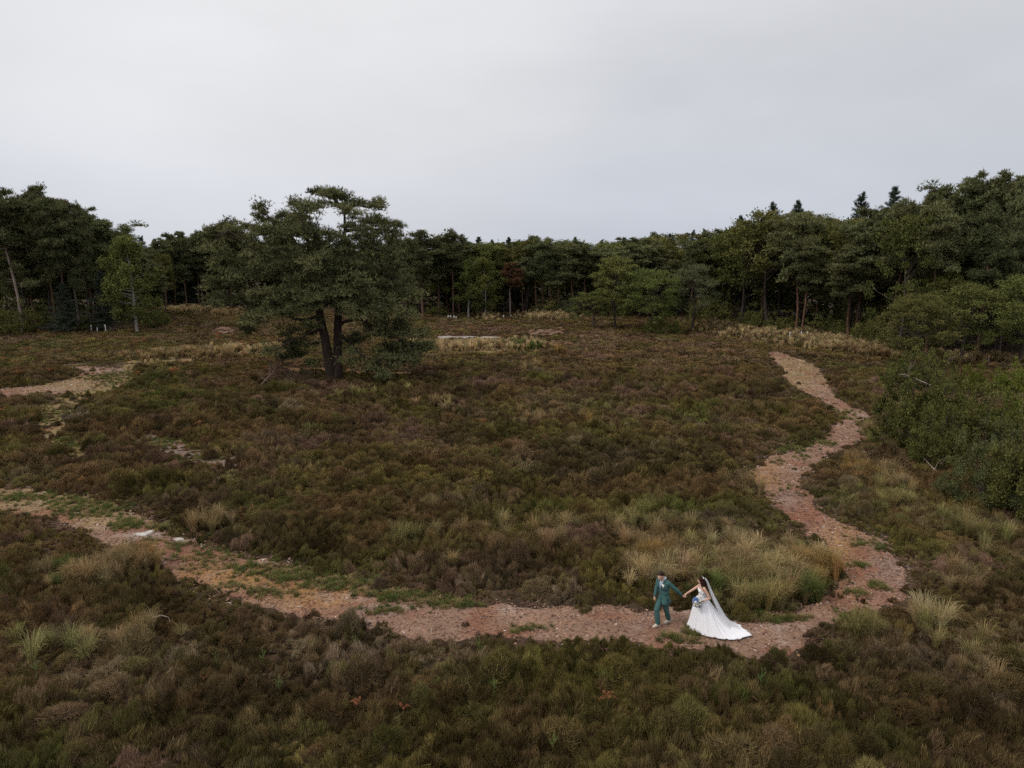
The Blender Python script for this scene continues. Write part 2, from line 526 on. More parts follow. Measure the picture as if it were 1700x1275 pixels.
def path_colors(X, Y, base):
    u, v = project(X, Y, terrain(X, Y))
    col = np.tile(np.array(PCOL[base]), (len(X), 1))
    if base in ('pink',):
        wsum = np.full(len(X), 0.25)
        acc = col * 0.25
        for zu, zv, ru, rv, k in ZONES:
            w = np.exp(-((u - zu) / ru) ** 2 - ((v - zv) / rv) ** 2) * (0.4 + 1.2 * fbm(X, Y, 0.8, 5))
            acc = acc + w[:, None] * np.array(PCOL[k])
            wsum = wsum + w
        col = acc / wsum[:, None]
    n = fbm(X, Y, 0.7, 21)
    col = col * (0.75 + 0.5 * n)[:, None]
    m = np.clip((fbm(X, Y, 1.1, 33) - 0.58) * 6, 0, 1)[:, None]
    col = col * (1 - m * 0.6) + np.array(PCOL['rust']) * m * 0.6
    m = np.clip((fbm(X, Y, 0.9, 47) - 0.66) * 8, 0, 1)[:, None]
    return col * (1 - m * 0.22) + np.array(PCOL['white']) * m * 0.22

SOFTP = []
POLYS = []       # world polygons that keep the heather off
def path_sheet(name, poly, base, label, step, rag=0.8, soft=False, dim=1.0):
    W = to_world(poly)
    (SOFTP if soft else POLYS).append(W)
    lo, hi = W.min(0) - 0.5, W.max(0) + 0.5
    xs, ys = np.arange(lo[0], hi[0], step), np.arange(lo[1], hi[1], step)
    X, Y = np.meshgrid(xs, ys, indexing='ij')
    P = np.stack([X.ravel(), Y.ravel()], 1)
    P = P + rng.uniform(-0.3, 0.3, P.shape) * step
    sd = sdist(P, W) + rag * (fbm(P[:, 0], P[:, 1], 0.9 + 0.4 * rag, 8) - 0.5) + 0.35 * (vnoise(P[:, 0], P[:, 1], 0.3, 5) - 0.5)
    top = 0.012 + 0.05 * np.clip(sd / 0.35, -1, 0.25) + 0.035 * (fbm(P[:, 0], P[:, 1], 0.45, 14) - 0.5) * np.clip(sd / 0.3, 0, 1)
    z = terrain(P[:, 0], P[:, 1]) + top
    n0, n1_ = X.shape
    I = np.arange(n0 * n1_).reshape(n0, n1_)
    Q = np.stack([I[:-1, :-1], I[1:, :-1], I[1:, 1:], I[:-1, 1:]], -1).reshape(-1, 4)
    Q = Q[(sd[Q] > -0.3).any(1)]
    used, inv = np.unique(Q, return_inverse=True)
    me = mesh(name, np.column_stack([P, z])[used], inv.reshape(-1, 4), M['path'], smooth=True, colors=path_colors(P[used, 0], P[used, 1], base) * dim)
    o = link(bpy.data.objects.new(name, me))
    return tag(o, kind='structure', label=label)

path_sheet('path', MAIN, 'pink', 'winding reddish sand path that loops through the heather', 0.13)
path_sheet('path', SIDE, 'pink', 'sandy side path at the left edge of the clearing', 0.2)
path_sheet('path', TRACK, 'ochre', 'thin rust track behind the lone pine', 0.25, rag=2.4, dim=0.6, soft=True)
for u, v, ru, rv, k in BARE:
    path_sheet('bare_soil', ell(u, v + (3 if v < 700 else 1), ru * 1.1, rv * (1.5 if v < 700 else 1.25)), k, None, 0.15 if v > 650 else 0.25, rag=2.2, dim=0.7, soft=(k != 'white'))
for poly, k in SOFT:
    path_sheet('bare_soil', poly, k, None, 0.2, rag=1.6, soft=True, dim=0.78)

# ------------------------------------------------------------------ scatter machinery (heather, grass)
def proto_collection(name, meshes):
    col = bpy.data.collections.new(name)
    for i, me in enumerate(meshes):
        o = bpy.data.objects.new('%s_%02d' % (name, i), me)
        col.objects.link(o)
    return col

def scatter(name, P, rot, scl, idx, colr, protos, label, cat):
    me = bpy.data.meshes.new(name)
    me.vertices.add(len(P))
    me.vertices.foreach_set('co', np.asarray(P, np.float32).ravel())
    a = me.attributes.new('rot', 'FLOAT_VECTOR', 'POINT'); a.data.foreach_set('vector', np.asarray(rot, np.float32).ravel())
    a = me.attributes.new('scl', 'FLOAT_VECTOR', 'POINT'); a.data.foreach_set('vector', np.asarray(scl, np.float32).ravel())
    a = me.attributes.new('idx', 'INT', 'POINT'); a.data.foreach_set('value', np.asarray(idx, np.int32))
    a = me.attributes.new('col', 'FLOAT_COLOR', 'POINT')
    cc = np.ones((len(P), 4), np.float32); cc[:, :3] = colr
    a.data.foreach_set('color', cc.ravel())
    o = link(bpy.data.objects.new(name, me))
    col = proto_collection(name + '_tufts', protos)
    ng = bpy.data.node_groups.new(name, 'GeometryNodeTree')
    ng.interface.new_socket('Geometry', in_out='INPUT', socket_type='NodeSocketGeometry')
    ng.interface.new_socket('Geometry', in_out='OUTPUT', socket_type='NodeSocketGeometry')
    N = ng.nodes.new
    gi, go = N('NodeGroupInput'), N('NodeGroupOutput')
    ci = N('GeometryNodeCollectionInfo')
    ci.inputs['Collection'].default_value = col
    ci.inputs['Separate Children'].default_value = True
    ci.inputs['Reset Children'].default_value = True
    ip = N('GeometryNodeInstanceOnPoints')
    ip.inputs['Pick Instance'].default_value = True
    def na(nm, ty):
        n = N('GeometryNodeInputNamedAttribute')
        n.data_type = ty
        n.inputs['Name'].default_value = nm
        return n.outputs['Attribute']
    L = ng.links.new
    L(gi.outputs[0], ip.inputs['Points'])
    L(ci.outputs[0], ip.inputs['Instance'])
    L(na('idx', 'INT'), ip.inputs['Instance Index'])
    e2r = N('FunctionNodeEulerToRotation')
    L(na('rot', 'FLOAT_VECTOR'), e2r.inputs[0])
    L(e2r.outputs[0], ip.inputs['Rotation'])
    L(na('scl', 'FLOAT_VECTOR'), ip.inputs['Scale'])
    L(ip.outputs[0], go.inputs[0])
    md = o.modifiers.new('scatter', 'NODES')
    md.node_group = ng
    tag(o, label, cat, kind='stuff')
    return o

def heather_tuft(seed, n, L, W):
    """ragged clump of several broom-like bunches of upright sprigs, about 0.9 m across and up to 0.45 m high"""
    r = np.random.default_rng(seed)
    nb = 9
    a = r.uniform(0, 6.283, nb)
    rd = 0.36 * np.sqrt(r.uniform(0, 1, nb))
    bx, by = rd * np.cos(a), rd * np.sin(a)
    bh = r.uniform(0.16, 0.42, nb) * (1.1 - rd)
    br = r.uniform(0.10, 0.2, nb)
    tilt = r.normal(0, 0.3, (nb, 2))
    b = r.integers(0, nb, n)
    th = r.uniform(0, 6.283, n)
    q = np.sqrt(r.uniform(0, 1, n))
    # tip positions form an uneven plume, stems lean out of the foot of the bunch
    hh = bh[b] * (1.12 - 0.5 * q ** 2) * r.uniform(0.55, 1.12, n)
    tip = np.stack([bx[b] + br[b] * q * np.cos(th) + tilt[b, 0] * hh, by[b] + br[b] * q * np.sin(th) + tilt[b, 1] * hh, hh], 1)
    foot = np.stack([bx[b] + br[b] * 0.35 * q * np.cos(th), by[b] + br[b] * 0.35 * q * np.sin(th), np.zeros(n) - 0.02], 1)
    D = unit(tip - foot + r.normal(0, 0.05, (n, 3)))
    ln = np.minimum(L * r.uniform(0.5, 1.5, n), hh + 0.05)
    P = tip - D * ln[:, None]
    s = Soup()
    s.add(tri_leaves(P, D, ln, W * r.uniform(0.7, 1.4, n), r), np.repeat(np.clip(r.normal(0.45, 0.26, n), 0, 1), 3))
    m = n
    # woody foot of each bunch
    vs, f3 = [], []
    for k in range(nb):
        o = len(vs) + s.n
        c = np.array([bx[k], by[k], 0])
        for j in range(6):
            an = j * 1.047
            vs.append(c + np.array([br[k] * 0.95 * math.cos(an), br[k] * 0.95 * math.sin(an), -0.04]))
        vs.append(c + np.array([tilt[k, 0] * bh[k] * .5, tilt[k, 1] * bh[k] * .5, bh[k] * 0.55]))
        f3 += [[o + j, o + (j + 1) % 6, o + 6] for j in range(6)]
    nv = len(vs)
    V = np.concatenate(s.V + [np.array(vs)])
    mi = np.concatenate([np.zeros(m, int), np.ones(len(f3), int)])
    return mesh('heather_tuft', V, np.concatenate([np.concatenate(s.F3), np.array(f3)]), [M['heather'], M['heather_wood']], np.concatenate(s.T + [np.full(nv, 0.3)]), mat_index=mi)

def heather_cushion(seed, n, L, W):
    """rounded uneven cushion of heather, about 0.85 m across and 0.4 m high"""
    r = np.random.default_rng(seed)
    th = r.uniform(0, 2 * np.pi, n)
    rad = np.sqrt(r.uniform(0, 1, n))
    ph = r.uniform(0, 6.28, 4)
    lob = 1 + 0.26 * np.sin(th * 2 + ph[0]) + 0.18 * np.sin(th * 3 + ph[1]) + 0.1 * np.sin(th * 5 + ph[2])
    x, y = 0.40 * rad * lob * np.cos(th), 0.40 * rad * lob * np.sin(th)
    bump = 0.7 + 0.6 * vnoise(x + 3 * seed, y, 0.22, seed)
    zt = (1 - rad ** 2.4) * 0.34 * bump + 0.02
    D = unit(np.stack([x * 1.6, y * 1.6, np.full(n, 0.6)], 1) + r.normal(0, 0.3, (n, 3)))
    ln = L * r.uniform(0.5, 1.5, n)
    P = np.stack([x, y, zt], 1) - D * ln[:, None] * 0.45
    V, F3 = tri_leaves(P, D, ln, W * r.uniform(0.7, 1.3, n), r)
    a = np.linspace(0, 2 * np.pi, 9, endpoint=False)
    lb = 1 + 0.26 * np.sin(a * 2 + ph[0]) + 0.18 * np.sin(a * 3 + ph[1])
    C2 = np.concatenate([np.stack([rr * lb * np.cos(a), rr * lb * np.sin(a), np.full(9, zz)], 1) for rr, zz in ((0.36, -0.08), (0.26, 0.08), (0.10, 0.17))] + [np.array([[0, 0, 0.19]])])
    o = len(V)
    f3 = []
    for i in range(2):
        for j in range(9):
            p, q, u2, v2 = i * 9 + j, i * 9 + (j + 1) % 9, (i + 1) * 9 + (j + 1) % 9, (i + 1) * 9 + j
            f3 += [[p, q, u2], [p, u2, v2]]
    f3 += [[18 + j, 18 + (j + 1) % 9, 27] for j in range(9)]
    mi = np.concatenate([np.zeros(len(F3), int), np.ones(len(f3), int)])
    tint = np.concatenate([np.repeat(np.clip(r.normal(0.45, 0.26, n), 0, 1), 3), np.full(len(C2), 0.3)])
    return mesh('heather_cushion', np.concatenate([V, C2]), np.concatenate([F3, np.array(f3) + o]), [M['heather'], M['heather_wood']], tint, mat_index=mi)

tufts = [heather_tuft(k, 2300, 0.15, 0.011) for k in range(8)] + [heather_tuft(20 + k, 900, 0.18, 0.022) for k in range(8)] + [heather_tuft(40 + k, 330, 0.24, 0.045) for k in range(6)]
tufts += [heather_cushion(60 + k, 1900, 0.15, 0.010) for k in range(6)] + [heather_cushion(70 + k, 760, 0.16, 0.020) for k in range(6)] + [heather_cushion(80 + k, 280, 0.15, 0.042) for k in range(6)]

# ------------------------------------------------------------------ heather carpet
def cover_points(y0, y1, step):
    pts = []
    xs = np.arange(-0.80 * y1 - 4, 0.80 * y1 + 4, step)
    ys = np.arange(y0, y1, step)
    X, Y = np.meshgrid(xs, ys, indexing='ij')
    X = X + rng.uniform(-0.48, 0.48, X.shape) * step
    Y = Y + rng.uniform(-0.48, 0.48, Y.shape) * step
    X, Y = X.ravel(), Y.ravel()
    k = np.abs(X) < 0.80 * Y + 4
    return X[k], Y[k]

EDGE_U = [-300, 0, 120, 220, 245, 270, 400, 650, 960, 1190, 1300, 1420, 1480, 1560, 2100]
EDGE_V = [556, 553, 552, 550, 524, 515, 512, 525, 522, 538, 549, 570, 590, 600, 600]
def forest_edge(u):
    return np.interp(u, EDGE_U, EDGE_V)

# photo position, radius, heather colour (albedo multiplier), weight
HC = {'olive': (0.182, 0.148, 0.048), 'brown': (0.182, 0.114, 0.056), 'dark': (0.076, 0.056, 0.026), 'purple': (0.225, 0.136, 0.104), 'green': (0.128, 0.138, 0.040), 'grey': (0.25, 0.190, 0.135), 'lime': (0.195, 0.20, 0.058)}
HZ = [(850, 1190, 1100, 110, 'dark', 2.6), (850, 1200, 1100, 110, 'green', 1.0), (850, 660, 500, 60, 'purple', 0.6), (1020, 575, 200, 18, 'purple', 2.5), (1150, 600, 150, 40, 'brown', 2), (800, 552, 110, 10, 'purple', 3), (640, 590, 100, 20, 'olive', 1), (1000, 640, 200, 40, 'brown', 2), (1080, 685, 110, 24, 'green', 2), (480, 670, 220, 26, 'green', 1.5), (250, 660, 90, 24, 'green', 1.6),  # first two zones paint a vignette-like darkening into the foreground heather colour
      (620, 740, 120, 20, 'purple', 2), (520, 770, 90, 16, 'purple', 1.4), (330, 775, 90, 30, 'purple', 1.6), (700, 700, 100, 30, 'green', 1.2), (1000, 770, 150, 40, 'dark', 1.5), (880, 820, 120, 30, 'dark', 1.5),
      (1120, 860, 120, 25, 'green', 1.4), (640, 870, 120, 30, 'olive', 1.6), (800, 900, 200, 40, 'olive', 1.4), (480, 890, 80, 24, 'dark', 1.5), (1400, 830, 50, 30, 'grey', 1.0), (1560, 950, 60, 30, 'purple', 1.6), (1640, 1030, 60, 30, 'purple', 2.0),
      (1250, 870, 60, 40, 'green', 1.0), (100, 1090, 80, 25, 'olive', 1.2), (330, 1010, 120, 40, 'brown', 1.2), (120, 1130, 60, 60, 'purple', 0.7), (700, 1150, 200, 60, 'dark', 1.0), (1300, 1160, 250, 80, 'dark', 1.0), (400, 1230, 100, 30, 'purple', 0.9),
      (100, 690, 60, 40, 'grey', 2.5), (1400, 620, 60, 20, 'olive', 1.5), (100, 570, 160, 16, 'green', 1.2), (780, 538, 120, 6, 'green', 2), (330, 575, 100, 12, 'brown', 1.2), (1600, 870, 100, 30, 'dark', 1.2), (600, 700, 300, 60, 'olive', .7)]

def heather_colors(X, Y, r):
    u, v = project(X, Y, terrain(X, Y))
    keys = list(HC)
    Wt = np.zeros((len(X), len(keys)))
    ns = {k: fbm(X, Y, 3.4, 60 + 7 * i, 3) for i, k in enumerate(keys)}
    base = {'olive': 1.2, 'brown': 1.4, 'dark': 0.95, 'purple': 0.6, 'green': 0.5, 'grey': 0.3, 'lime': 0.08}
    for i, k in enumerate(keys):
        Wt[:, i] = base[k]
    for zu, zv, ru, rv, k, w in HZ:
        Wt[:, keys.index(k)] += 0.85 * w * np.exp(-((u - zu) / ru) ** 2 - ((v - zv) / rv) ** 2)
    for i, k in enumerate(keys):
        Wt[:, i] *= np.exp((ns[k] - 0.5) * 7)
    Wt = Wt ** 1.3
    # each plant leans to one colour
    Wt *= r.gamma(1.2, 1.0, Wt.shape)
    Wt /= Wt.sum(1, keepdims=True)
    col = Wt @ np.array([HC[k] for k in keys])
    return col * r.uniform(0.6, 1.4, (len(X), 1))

all_cover = []
X1, Y1 = cover_points(13, 34, 0.39)
X2, Y2 = cover_points(34, 66, 0.49)
X3, Y3 = cover_points(66, 150, 0.72)
X = np.concatenate([X1, X2, X3]); Y = np.concatenate([Y1, Y2, Y3])
lod = np.concatenate([np.zeros(len(X1), int), np.ones(len(X2), int), np.full(len(X3), 2)])
hu, hv = project(X, Y, terrain(X, Y))
keep = (hv > forest_edge(hu) - 3) & (hv < 1480)
sd = np.full(len(X), -99.0)
P2 = np.stack([X, Y], 1)
for Wp in POLYS:
    lo, hi = Wp.min(0) - 3, Wp.max(0) + 3
    k = ((P2 > lo) & (P2 < hi)).all(1)
    if k.any():
        sd[k] = np.maximum(sd[k], sdist(P2[k], Wp))
sdn = sd + 0.9 * (fbm(X, Y, 1.2, 91) - 0.5) + rng.normal(0, 0.13, len(X))
keep &= (sdn < -0.12) | ((sdn < 0.35) & (rng.uniform(0, 1, len(X)) < 0.12))
soft = np.full(len(X), -99.0)
for Wp in SOFTP:
    lo, hi = Wp.min(0) - 2, Wp.max(0) + 2
    k = ((P2 > lo) & (P2 < hi)).all(1)
    if k.any():
        soft[k] = np.maximum(soft[k], sdist(P2[k], Wp))
keep &= (soft < 0) | (rng.uniform(0, 1, len(X)) < 0.42)

# grass areas thin the heather out: photo pos, radius, tufts, kind
GRASS = [(215, 945, 42, 14, 46, 'tan'), (150, 965, 60, 10, 40, 'tan'), (245, 935, 12, 8, 20, 'gold'), (110, 960, 40, 12, 14, 'green'),
         (1098, 966, 34, 8, 46, 'pale'), (1085, 955, 40, 12, 34, 'tan'), (1085, 930, 50, 26, 26, 'tan'), (1090, 945, 26, 14, 34, 'gold'), (1150, 900, 90, 26, 30, 'tan'), (1200, 945, 60, 24, 60, 'tan'), (1230, 980, 45, 18, 30, 'lime'), (1225, 975, 40, 20, 34, 'tan'), (1280, 985, 45, 12, 34, 'lime'), (1285, 975, 40, 14, 20, 'pale'), (1300, 960, 60, 24, 50, 'tan'),
         (1350, 950, 36, 18, 50, 'gold'), (1180, 990, 30, 12, 16, 'green'), (1260, 1010, 40, 6, 24, 'lime'), (1330, 985, 30, 12, 18, 'green'), (1250, 930, 100, 30, 26, 'lime'), (1260, 935, 90, 26, 26, 'pale'), (880, 900, 140, 26, 40, 'tan'), (1040, 870, 60, 14, 20, 'lime'),
         (1430, 785, 22, 14, 30, 'gold'), (1480, 805, 34, 16, 40, 'tan'), (1490, 840, 40, 18, 44, 'lime'), (1450, 725, 20, 10, 24, 'tan'), (1460, 740, 20, 10, 20, 'lime'), (1610, 890, 30, 26, 24, 'lime'), (1590, 975, 22, 12, 16, 'tan'), (1550, 1045, 26, 8, 16, 'pale'), (1590, 1080, 60, 24, 10, 'lime'), (1640, 1110, 60, 30, 8, 'tan'),
         (800, 577, 90, 6, 260, 'pale'), (740, 583, 30, 5, 60, 'pale'), (930, 588, 6, 4, 8, 'gold'), (880, 620, 12, 5, 16, 'tan'), (870, 578, 22, 4, 40, 'green'),
         (310, 516, 44, 3.5, 240, 'pale'), (380, 522, 40, 5, 90, 'tan'), (810, 529, 14, 3, 60, 'pale'), (910, 527, 42, 3.5, 220, 'pale'), (1210, 545, 40, 6, 160, 'tan'), (1290, 556, 90, 7, 420, 'pale'), (1380, 572, 66, 8, 330, 'pale'), (1430, 585, 40, 8, 120, 'tan'), (1210, 535, 40, 7, 120, 'lime'),
         (310, 592, 90, 6, 160, 'tan'), (380, 586, 60, 6, 90, 'pale'), (730, 680, 30, 8, 20, 'tan'), (890, 700, 40, 8, 24, 'tan'), (975, 703, 5, 4, 8, 'gold'), (1210, 810, 8, 6, 14, 'tan'), (1240, 815, 14, 8, 14, 'tan'), (600, 660, 40, 10, 14, 'lime'),
         (350, 880, 40, 10, 10, 'tan'), (680, 905, 40, 10, 12, 'lime'), (30, 1080, 60, 12, 6, 'lime'), (100, 1090, 60, 16, 6, 'lime'), (200, 1060, 60, 12, 10, 'tan'), (1440, 1060, 40, 10, 16, 'lime'), (1620, 600, 80, 8, 80, 'tan'), (1580, 598, 24, 6, 40, 'pale'), (1500, 570, 30, 6, 50, 'tan')]
gdens = np.zeros(len(X))
for gu, gv, ru, rv, n, k in GRASS:
    gdens += np.exp(-((hu - gu) / ru) ** 2 - ((hv - gv) / rv) ** 2) * min(1.0, n / (ru * rv * 0.03 + 1e-6) * (0.05 if gv > 650 else 0.034))
keep &= rng.uniform(0, 1, len(X)) > np.clip(gdens * 1.3, 0, 0.88)
# leave room for the couple's clothes, trunks and thin spots
X, Y, lod, sdk, soft = X[keep], Y[keep], lod[keep], sdn[keep], soft[keep]
n = len(X)
hum = fbm(X, Y, 1.7, 77, 2)
size = (0.72 + 0.75 * hum) * rng.lognormal(-0.03, 0.28, n) * np.array([0.98, 1.06, 1.4])[lod]
size = np.minimum(size, np.array([1.45, 1.7, 2.0])[lod])
size *= np.clip(0.45 + (-sdk) * 0.3, 0.32, 1.0) * np.where(soft > -0.2, 0.55, 1.0)
hs = size * rng.uniform(0.75, 1.3, n) * (0.7 + 0.75 * fbm(X, Y, 6.0, 55)) * (0.45 + 1.15 * vnoise(X, Y, 1.5, 58)) * np.array([1.0, 1.05, 0.62])[lod]
hs = np.clip(hs, 0.3, 1.7)
idx = np.where(lod == 0, rng.integers(0, 8, n), np.where(lod == 1, 8 + rng.integers(0, 8, n), 16 + rng.integers(0, 6, n)))
cush = rng.uniform(0, 1, n) < np.array([0.08, 0.32, 0.34])[lod] * (0.2 + 1.6 * fbm(X, Y, 7.0, 83))
idx = np.where(cush, 22 + 6 * lod + rng.integers(0, 6, n), idx)
size = np.where(cush, size * rng.uniform(0.8, 1.2, n), size)
hs = np.where(cush, np.maximum(hs, size * np.array([0.6, 0.7, 0.4])[lod]) * rng.uniform(0.9, 1.25, n), hs)
hs = np.where(lod == 2, np.minimum(hs, 1.0), hs)
rot = np.stack([rng.normal(0, 0.13, n), rng.normal(0, 0.13, n), rng.uniform(0, 6.283, n)], 1)
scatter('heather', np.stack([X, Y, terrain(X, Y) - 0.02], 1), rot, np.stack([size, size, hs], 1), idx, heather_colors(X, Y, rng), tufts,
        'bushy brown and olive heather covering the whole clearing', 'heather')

# ------------------------------------------------------------------ grass
def grass_tuft(seed, n, h, w, spread):
    r = np.random.default_rng(seed)
    th = r.uniform(0, 6.283, n)
    out_ = r.uniform(0.1, 1.0, n) * spread
    hh = h * r.uniform(0.6, 1.15, n)
    base = np.stack([np.cos(th), np.sin(th), 0 * th], 1) * (0.10 * r.uniform(0, 1, n))[:, None]
    dirv = np.stack([np.cos(th), np.sin(th), 0 * th], 1)
    side = np.stack([-np.sin(th), np.cos(th), 0 * th], 1)
    up = np.array([0, 0, 1.0])
    p1 = base + dirv * (out_ * 0.22 * hh)[:, None] + up * (hh * 0.5)[:, None]
    p2 = base + dirv * (out_ * 0.55 * hh)[:, None] + up * (hh * 0.85)[:, None]
    p3 = base + dirv * (out_ * 1.0 * hh)[:, None] + up * (hh * (1.0 - 0.25 * out_))[:, None]
    w2 = w * r.uniform(0.7, 1.3, n)[:, None] * side
    V = np.stack([base - w2 * .5, base + w2 * .5, p1 + w2 * .5, p1 - w2 * .5, p2 + w2 * .35, p2 - w2 * .35, p3], 1).reshape(-1, 3)
    o_ = np.arange(n)[:, None] * 7
    q = np.concatenate([o_ + np.array([[0, 1, 2, 3]]), o_ + np.array([[3, 2, 4, 5]])])
    t3 = o_ + np.array([[5, 4, 6]])
    tint = np.repeat(np.clip(r.normal(0.5, 0.25, n), 0, 1), 7)
    return mesh('grass_tuft', V, [t3, q], M['grass'], tint)

gtufts = [grass_tuft(100 + k, 150, 0.92, 0.011, 0.7) for k in range(4)] + [grass_tuft(110 + k, 80, 0.95, 0.04, 0.55) for k in range(3)] + [grass_tuft(120 + k, 60, 0.15, 0.010, 1.2) for k in range(3)]
GC = {'tan': (0.34, 0.245, 0.125), 'gold': (0.36, 0.23, 0.09), 'pale': (0.54, 0.41, 0.225), 'green': (0.15, 0.17, 0.055), 'lime': (0.31, 0.265, 0.11)}
gp, gr, gs, gi_, gc = [], [], [], [], []
for gu, gv, ru, rv, n, k in GRASS:
    c0 = ground(gu, gv)
    cx = ground(gu + ru, gv)
    d1 = ground(gu, gv - rv)
    sx, sy = abs(cx.x - c0.x), abs(d1.y - c0.y)
    near = c0.y < 50
    x = c0.x + rng.normal(0, 0.6, n) * sx
    y = c0.y + rng.normal(0, 0.6, n) * sy
    s = rng.uniform(0.4, 1.05, n) * (1.0 if near else 1.15)
    gp.append(np.stack([x, y, terrain(x, y) - 0.01], 1))
    gr.append(np.stack([rng.normal(0, .12, n), rng.normal(0, .12, n), rng.uniform(0, 6.28, n)], 1))
    gs.append(np.stack([s, s, s * rng.uniform(0.8, 1.2, n)], 1))
    gi_.append(rng.integers(0, 4, n) if near else 4 + rng.integers(0, 3, n))
    gc.append(np.array(GC[k]) * rng.uniform(0.6, 1.2, (n, 1)) * rng.uniform(0.92, 1.08, (n, 3)))
GP, GIX = np.concatenate(gp), np.concatenate(gi_)
ok = np.ones(len(GP), bool)
sdg = sdist(GP[:, :2], POLYS[0])
ok &= sdg < 0.05
scatter('grass', GP[ok], np.concatenate(gr)[ok], np.concatenate(gs)[ok], GIX[ok], np.concatenate(gc)[ok], gtufts,
        'tan and straw coloured moor grass tussocks among the heather', 'grass')

# short green turf on the paths
TURF = [(100, 690, 40, 26, 220), (125, 740, 24, 14, 120), (270, 735, 50, 10, 160), (340, 760, 40, 10, 100), (378, 795, 18, 16, 110), (190, 625, 30, 8, 120), (330, 590, 90, 6, 160), (60, 826, 90, 9, 160), (150, 845, 60, 12, 160), (215, 872, 30, 8, 90), (420, 945, 50, 12, 60), (490, 955, 60, 14, 110), (560, 972, 70, 10, 100), (640, 990, 60, 9, 90), (740, 1004, 60, 8, 70), (330, 930, 70, 20, 70), (270, 905, 50, 20, 60), (1250, 1024, 40, 6, 60), (1300, 742, 40, 9, 170), (1360, 735, 22, 6, 60), (1395, 686, 26, 5, 60), (1410, 695, 24, 5, 30), (1290, 768, 14, 6, 16), (1330, 760, 20, 6, 16), (500, 952, 70, 12, 130), (580, 970, 70, 9, 100), (690, 990, 60, 8, 90), (760, 1000, 40, 7, 60),
        (440, 985, 40, 8, 60), (380, 975, 30, 8, 30), (640, 1015, 50, 8, 40), (120, 835, 60, 8, 80), (170, 850, 40, 10, 60), (210, 873, 24, 6, 70), (20, 825, 24, 8, 60), (270, 875, 18, 6, 30), (310, 905, 60, 16, 20), (350, 935, 60, 16, 30), (1440, 905, 24, 12, 40), (1460, 975, 16, 8, 30), (1430, 940, 16, 6, 16), (1420, 985, 20, 8, 20), (1410, 1022, 30, 8, 14),
        (1230, 800, 30, 12, 12), (1310, 810, 20, 16, 10), (1300, 1030, 40, 6, 60), (1150, 1045, 16, 6, 40), (1175, 1052, 30, 4, 50), (1130, 1062, 30, 8, 60), (170, 625, 40, 6, 90), (200, 636, 40, 6, 90), (130, 608, 26, 2, 40), (95, 680, 50, 26, 120), (110, 725, 20, 10, 60), (1440, 720, 16, 8, 30), (270, 735, 30, 8, 20), (380, 805, 20, 10, 24), (880, 1045, 40, 6, 24)]
gp, gr, gs, gi_, gc = [], [], [], [], []
for gu, gv, ru, rv, n in TURF:
    c0 = ground(gu, gv); cx = ground(gu + ru, gv); d1 = ground(gu, gv - rv)
    x = c0.x + rng.normal(0, 0.55, n) * abs(cx.x - c0.x)
    y = c0.y + rng.normal(0, 0.55, n) * abs(d1.y - c0.y)
    s = rng.uniform(0.35, 0.95, n) * (1 + 0.010 * c0.y)
    gp.append(np.stack([x, y, terrain(x, y)], 1))
    gr.append(np.stack([rng.normal(0, .1, n), rng.normal(0, .1, n), rng.uniform(0, 6.28, n)], 1))
    gs.append(np.stack([s, s, s], 1))
    gi_.append(7 + rng.integers(0, 3, n))
    gc.append(np.array([(0.12, 0.15, 0.045), (0.17, 0.18, 0.06), (0.09, 0.115, 0.04), (0.24, 0.19, 0.08), (0.32, 0.24, 0.12)])[rng.integers(0, 5, n)] * rng.uniform(0.7, 1.2, (n, 1)))
scatter('turf', np.concatenate(gp), np.concatenate(gr), np.concatenate(gs), np.concatenate(gi_), np.concatenate(gc), gtufts,
        'short green grass tufts growing along the sandy path', 'grass')

